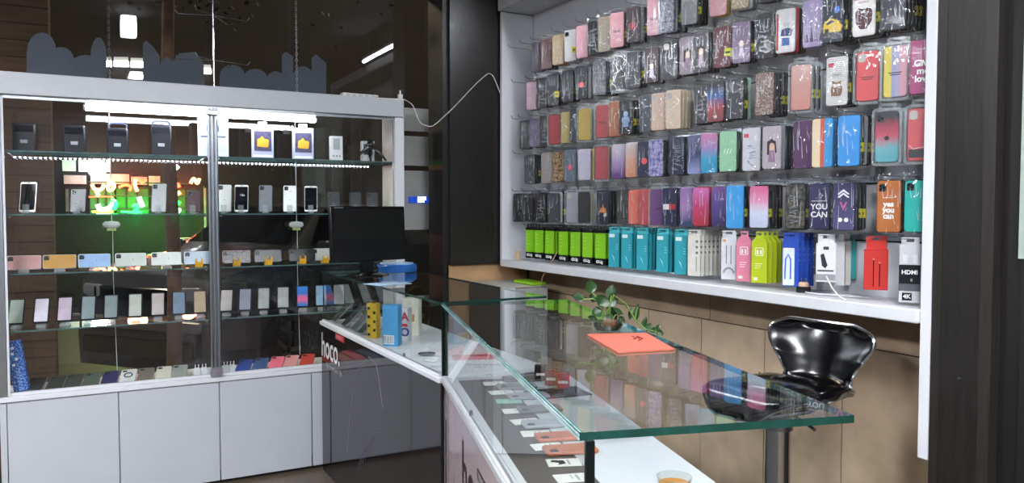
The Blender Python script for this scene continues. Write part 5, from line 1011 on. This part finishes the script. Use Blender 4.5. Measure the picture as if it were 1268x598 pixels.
for k in range(900):
    a = random.uniform(0, 6.283); r_ = abs(random.gauss(0, .9)); z = 3.1 + abs(random.gauss(.6, .6)); c_ = Vector((r_ * math.cos(a), r_ * math.sin(a) * .6, z)); d = Vector((random.uniform(-1, 1), random.uniform(-1, 1), random.uniform(-1, .4))).normalized() * .055; e = d.orthogonal().normalized() * .016
    m_.add([c_, c_ + d * .5 + e, c_ + d, c_ + d * .5 - e], [(0, 1, 2, 3)], M('#0c100a', .8))
m_.build('crown', tr, False)
# parked car, nose towards the window
CA = thing('parked_car', 'dark grey parked car outside, its nose towards the window', 'car', (.9 - 1.7 * .5 * .63, 7.0 + 1.7 * .5 * .777, -.07), -51)
CARP = M('#4a4c4e', .25, .4, 0, .05, 5, 0, .5); DG = M('#0c0e10', .08, 0, 0, .1, 6, 0, .4); CH_ = M('#6f6a66', .35, .3)
# local: nose to -Y, width along X; stations (y, belt z, roof z, half width belt, half width roof)
STA = [(0, .85, .88, .72, .62), (.12, 1.04, 1.08, .80, .7), (.5, 1.14, 1.2, .84, .72), (1.2, 1.2, 1.27, .85, .72), (1.85, 1.22, 1.7, .85, .6), (2.6, 1.23, 1.75, .85, .6), (3.3, 1.23, 1.72, .85, .58), (3.95, 1.23, 1.5, .84, .66), (4.25, 1.1, 1.16, .8, .7), (4.35, .7, .74, .76, .66)]
m_ = MB(); rows = []
for y, zb, zr, wb, wr in STA: rows.append([(-wb, y, .25), (-wb - .02, y, .5), (-wb, y, zb), (-wr, y, zr - .02), (-wr * .6, y, zr), (wr * .6, y, zr), (wr, y, zr - .02), (wb, y, zb), (wb + .02, y, .5), (wb, y, .25)])
m_.add(sum(rows, []), [(i * 10 + j, i * 10 + (j + 1) % 10, (i + 1) * 10 + (j + 1) % 10, (i + 1) * 10 + j) for i in range(len(STA) - 1) for j in range(10)] + [tuple(range(10))[::-1], tuple((len(STA) - 1) * 10 + j for j in range(10))], CARP); m_.build('car_body', CA, True, 30)
m_ = MB(); m_.poly([(-.66, 1.26, 1.33), (.66, 1.26, 1.33), (.54, 1.8, 1.7), (-.54, 1.8, 1.7)], DG); m_.build('windscreen', CA)
for s in (-1, 1):
    m_ = MB(); m_.poly([(s * .845, 1.45, 1.25), (s * .845, 2.3, 1.255), (s * .645, 2.3, 1.7), (s * .65, 1.88, 1.67)], DG); m_.build('side_window', CA); m_ = MB(); m_.poly([(s * .845, 2.36, 1.255), (s * .845, 3.3, 1.255), (s * .635, 3.2, 1.67), (s * .645, 2.36, 1.7)], DG); m_.build('side_window', CA)
    m_ = MB(); m_.rp(.3, .12, .05, .04, .01, 4, M('#9a9c9e', .15, .3), T(s * .56, .02, .93) @ RZ(s * 14)); m_.build('headlight', CA)
    m_ = MB(); m_.rp(.12, .1, .18, .03, .01, 3, CARP, T(s * .95, 1.5, 1.3)); m_.build('wing_mirror', CA)
    for y in (.95, 3.45):
        X = T(s * .79, y, .315) @ RY(90); m_ = MB(); m_.lathe([(.2, -.1), (.29, -.1), (.315, -.07), (.315, .07), (.29, .1), (.2, .1)], M('#0d0d0d', .8), 36, X); wh = m_.build('wheel', CA)
        m_ = MB(); m_.lathe([(0, -.08), (.2, -.09), (.2, .09), (0, .08)], M('#3a3c3e', .4, .6), 28, X)
        for k in range(5): m_.box(-.022, .022, .03, .19, .09 if s > 0 else -.105, .105 if s > 0 else -.09, M('#6a6c6e', .35, .7), X @ RZ(72 * k))
        m_.build('hub', wh)
        m_ = MB(); m_.tube([(s * .872, y + .39 * math.cos(a), .3 + .39 * math.sin(a)) for a in [k * PI / 14 for k in range(15)]], .025, M('#0a0a0a', .8), 6); m_.build('wheel_arch', CA)
m_ = MB(); m_.rp(1.0, .12, .04, .03, .01, 3, M('#08080a', .2), T(0, -.01, .92)); m_.rp(1.3, .16, .06, .03, .01, 3, M('#08080a', .2), T(0, -.005, .45)); m_.build('grille', CA)
m_ = MB(); m_.rp(1.62, .1, .1, .03, .01, 3, CH_, T(0, -.03, .66)); m_.build('bumper', CA)
# shops across the road
FY = 15.0
sb = thing('street_shop_building', 'dark brick shop row across the street with lit shopfronts', 'building', (0, FY + .4, -.07))
def F(mb, n, par=sb): o = mb.build(n, par); o.matrix_parent_inverse = T(0, -FY - .4, .07); return o
F(MB().box(-10, 12, FY + .2, FY + 3, -.07, 9, M('#17120f', .9, 0, 0, .3, 2)), 'wall')
def fr(x0, y0, x1, y1, Y=FY + .19): a = on_y(x0, y0, Y); b = on_y(x1, y1, Y); return a.x, b.x, b.z, a.z
for (x0, y0, x1, y1, col, em) in ((77, 198, 94, 212, '#aab4ac', .5), (97, 198, 129, 213, '#c9d4cc', .7), (131, 198, 137, 213, '#8a948c', .3)):
    a, b, c_, d_ = fr(x0, y0, x1, y1); F(MB().box(a, b, FY + .17, FY + .2, c_, d_, M(col, .5, 0, em, .3, 4)), 'window')
for (x0, y0, x1, y1, col, em, nm) in ((79, 217, 107, 228, '#a89498', .3, 'sign_panel'), (112, 215, 160, 228, '#a08480', .25, 'sign_panel'), (163, 219, 180, 229, '#b88', .4, 'sign_panel') if False else (162, 219, 182, 229, '#9a7a76', .25, 'sign_panel'), (184, 218, 198, 230, '#8a8a88', .3, 'sign_panel')):
    a, b, c_, d_ = fr(x0, y0, x1, y1); F(MB().box(a, b, FY + .12, FY + .2, c_, d_, M(col, .5, 0, em, .45, 6)), nm)
for (x0, y0, x1, y1, col, em) in ((81, 231, 106, 262, '#7c7a70', .3), (111, 231, 142, 265, '#2c6a34', .25), (144, 231, 184, 265, '#1a5c24', .22), (204, 232, 244, 265, '#2c4a20', .2), (252, 230, 262, 300, '#8a8c80', .3)):
    a, b, c_, d_ = fr(x0, y0, x1, y1); o = F(MB().box(a, b, FY + .15, FY + .2, c_, d_, M(col, .5, 0, em, .5, 3)), 'shopfront')
    w_ = b - a; mb = MB(); [mb.box(a + w_ * k, a + w_ * k + .03, FY + .12, FY + .15, c_, d_, M('#15120f', .7)) for k in (.28, .62)]; mb.box(a, b, FY + .12, FY + .15, d_ - .04, d_, M('#15120f', .7)); oo = mb.build('shopfront_frame', o); 
m_ = MB(); a, b, c_, d_ = fr(85, 232, 104, 262); m_.box(a, b, FY + .08, FY + .12, c_, d_, M('#1c1614', .6)); F(m_, 'door')
ns = thing('street_neon_sign', 'glowing red and green neon script sign on the shopfront across the street', 'neon sign', on_y(170, 240, FY + .03))
def N_(mb, n): o = mb.build(n, ns); o.matrix_parent_inverse = T(*[-v for v in ns.location]); return o
RED = M('#ff3a20', .4, 0, 9, 0); GRN = M('#10ff40', .4, 0, 9, 0); YLW = M('#ffd060', .4, 0, 10, 0); ORG = M('#ff7a50', .4, 0, 10, 0)
def stroke(mb, pts, r_, m_):
    v = [on_y(x, y, FY) for x, y in pts]; n_ = max(8, 5 * (len(v) - 1)); mb.tube([Vector(cat([tuple(q_) for q_ in v], k / n_)) for k in range(n_ + 1)], r_ * .55, m_, 8)
mb = MB()
for pts, r_, m_ in (([(114, 228), (116, 233), (121, 235), (126, 234), (129, 228)], .05, ORG), ([(119, 236), (122, 242), (119, 241)], .05, ORG), ([(133, 226), (140, 226), (141, 232), (136, 236), (133, 231), (139, 228)], .045, YLW), ([(147, 232), (154, 229), (162, 231), (160, 236)], .04, RED), ([(168, 222), (167, 229), (170, 237)], .05, ORG), ([(172, 222), (176, 226), (181, 222)], .04, RED), ([(214, 229), (220, 228), (222, 232)], .05, RED), ([(215, 237), (219, 240), (223, 238)], .06, ORG), ([(236, 227), (240, 221), (244, 227), (247, 221)], .05, ORG), ([(110, 244), (126, 243), (140, 244)], .018, RED)): stroke(mb, pts, r_, m_)
N_(mb, 'red_lettering'); mb = MB(); WG = M('#b0ffc0', .4, 0, 9, 0)
for pts, r_, m_ in (([(121, 253), (124, 259), (132, 259), (138, 255), (141, 247)], .07, WG), ([(138, 248), (143, 252), (140, 259)], .08, GRN), ([(172, 244), (174, 250), (177, 256)], .07, WG), ([(164, 256), (168, 254), (170, 259), (165, 262)], .05, GRN), ([(215, 252), (219, 250), (223, 252)], .055, GRN), ([(216, 257), (219, 262), (222, 258)], .08, WG), ([(114, 262), (128, 262), (140, 262)], .03, M('#ffb040', .4, 0, 5, 0)), ([(150, 262), (168, 263), (176, 262)], .03, GRN)): stroke(mb, pts, r_, m_)
N_(mb, 'green_lettering')
mb = MB(); a, b, c_, d_ = fr(110, 218, 250, 266, FY + .07)
for z in (c_ + .1, (c_ + d_) / 2, d_ - .1): mb.tube([(a, FY + .075, z), (b, FY + .075, z)], .012, M('#2a2a2a', .6), 6)
N_(mb, 'mounting_rail')
for i, (px, py, w_) in enumerate(((131, 79, 7), (150, 79, 9), (170, 80, 8), (255, 88, 6))):
    a, b = on_y(px - w_, py, FY), on_y(px + w_, py + .3, FY)
    tube_lamp('street_tube_light', f'white tube light high on the shop row across the street, {ord_(i)} from the left', a, b, 9, .05, 'tube lights across the street')
q = on_y(120, 208, FY - .1); o = thing('street_lamp', 'bright round white lamp on the shopfront across the street', 'lamp', q); MB().lathe([(0, -.16), (.11, -.11), (.16, 0), (.11, .11), (0, .16)], M('#f4fff8', .4, 0, 14, 0), 20).build('lamp_globe', o); MB().tube([(0, 0, 0), (0, .25, .02)], .03, STEEL, 8).build('arm', o)
q = on_y(217, 207, FY - .1); o = thing('street_lamp', 'small white lamp right of the bright one across the street', 'lamp', q); MB().lathe([(0, -.07), (.07, 0), (0, .07)], M('#f4fff8', .4, 0, 12, 0), 16).build('lamp_globe', o); MB().tube([(0, 0, 0), (0, .25, .02)], .02, STEEL, 8).build('arm', o)

# ================================================================== NIGHT AIR
wd = bpy.data.worlds.new('night'); sc.world = wd; wd.use_nodes = True
bgn = wd.node_tree.nodes['Background']; bgn.inputs[0].default_value = (.012, .014, .018, 1); bgn.inputs[1].default_value = 1.0
for o in list(bpy.data.objects):
    if o.type in ('MESH', 'EMPTY') and 'used' in o.keys(): del o['used']

for loc, e, c_ in (((-2.5, 9.5, 5.5), 380, (1, .82, .6)), ((5.5, 10.5, 5.5), 420, (1, .85, .66)), ((-.9, 6.3, 1.9), 14, (.9, .95, 1)), ((.7, 14.5, 2.2), 42, (1, .16, .08)), ((1.5, 14.6, 2.1), 26, (1, .16, .08)), ((.75, 14.6, 1.45), 40, (.05, 1, .15)), ((1.4, 14.6, 1.4), 26, (.05, 1, .15))):  # added unseen lamps: street fill, plus red and green washes for the neon glow
    ld = bpy.data.lights.new('street_light', 'POINT'); ld.energy = e; ld.color = c_; ld.shadow_soft_size = .15; lo = bpy.data.objects.new('street_light', ld); C.objects.link(lo); lo.location = loc
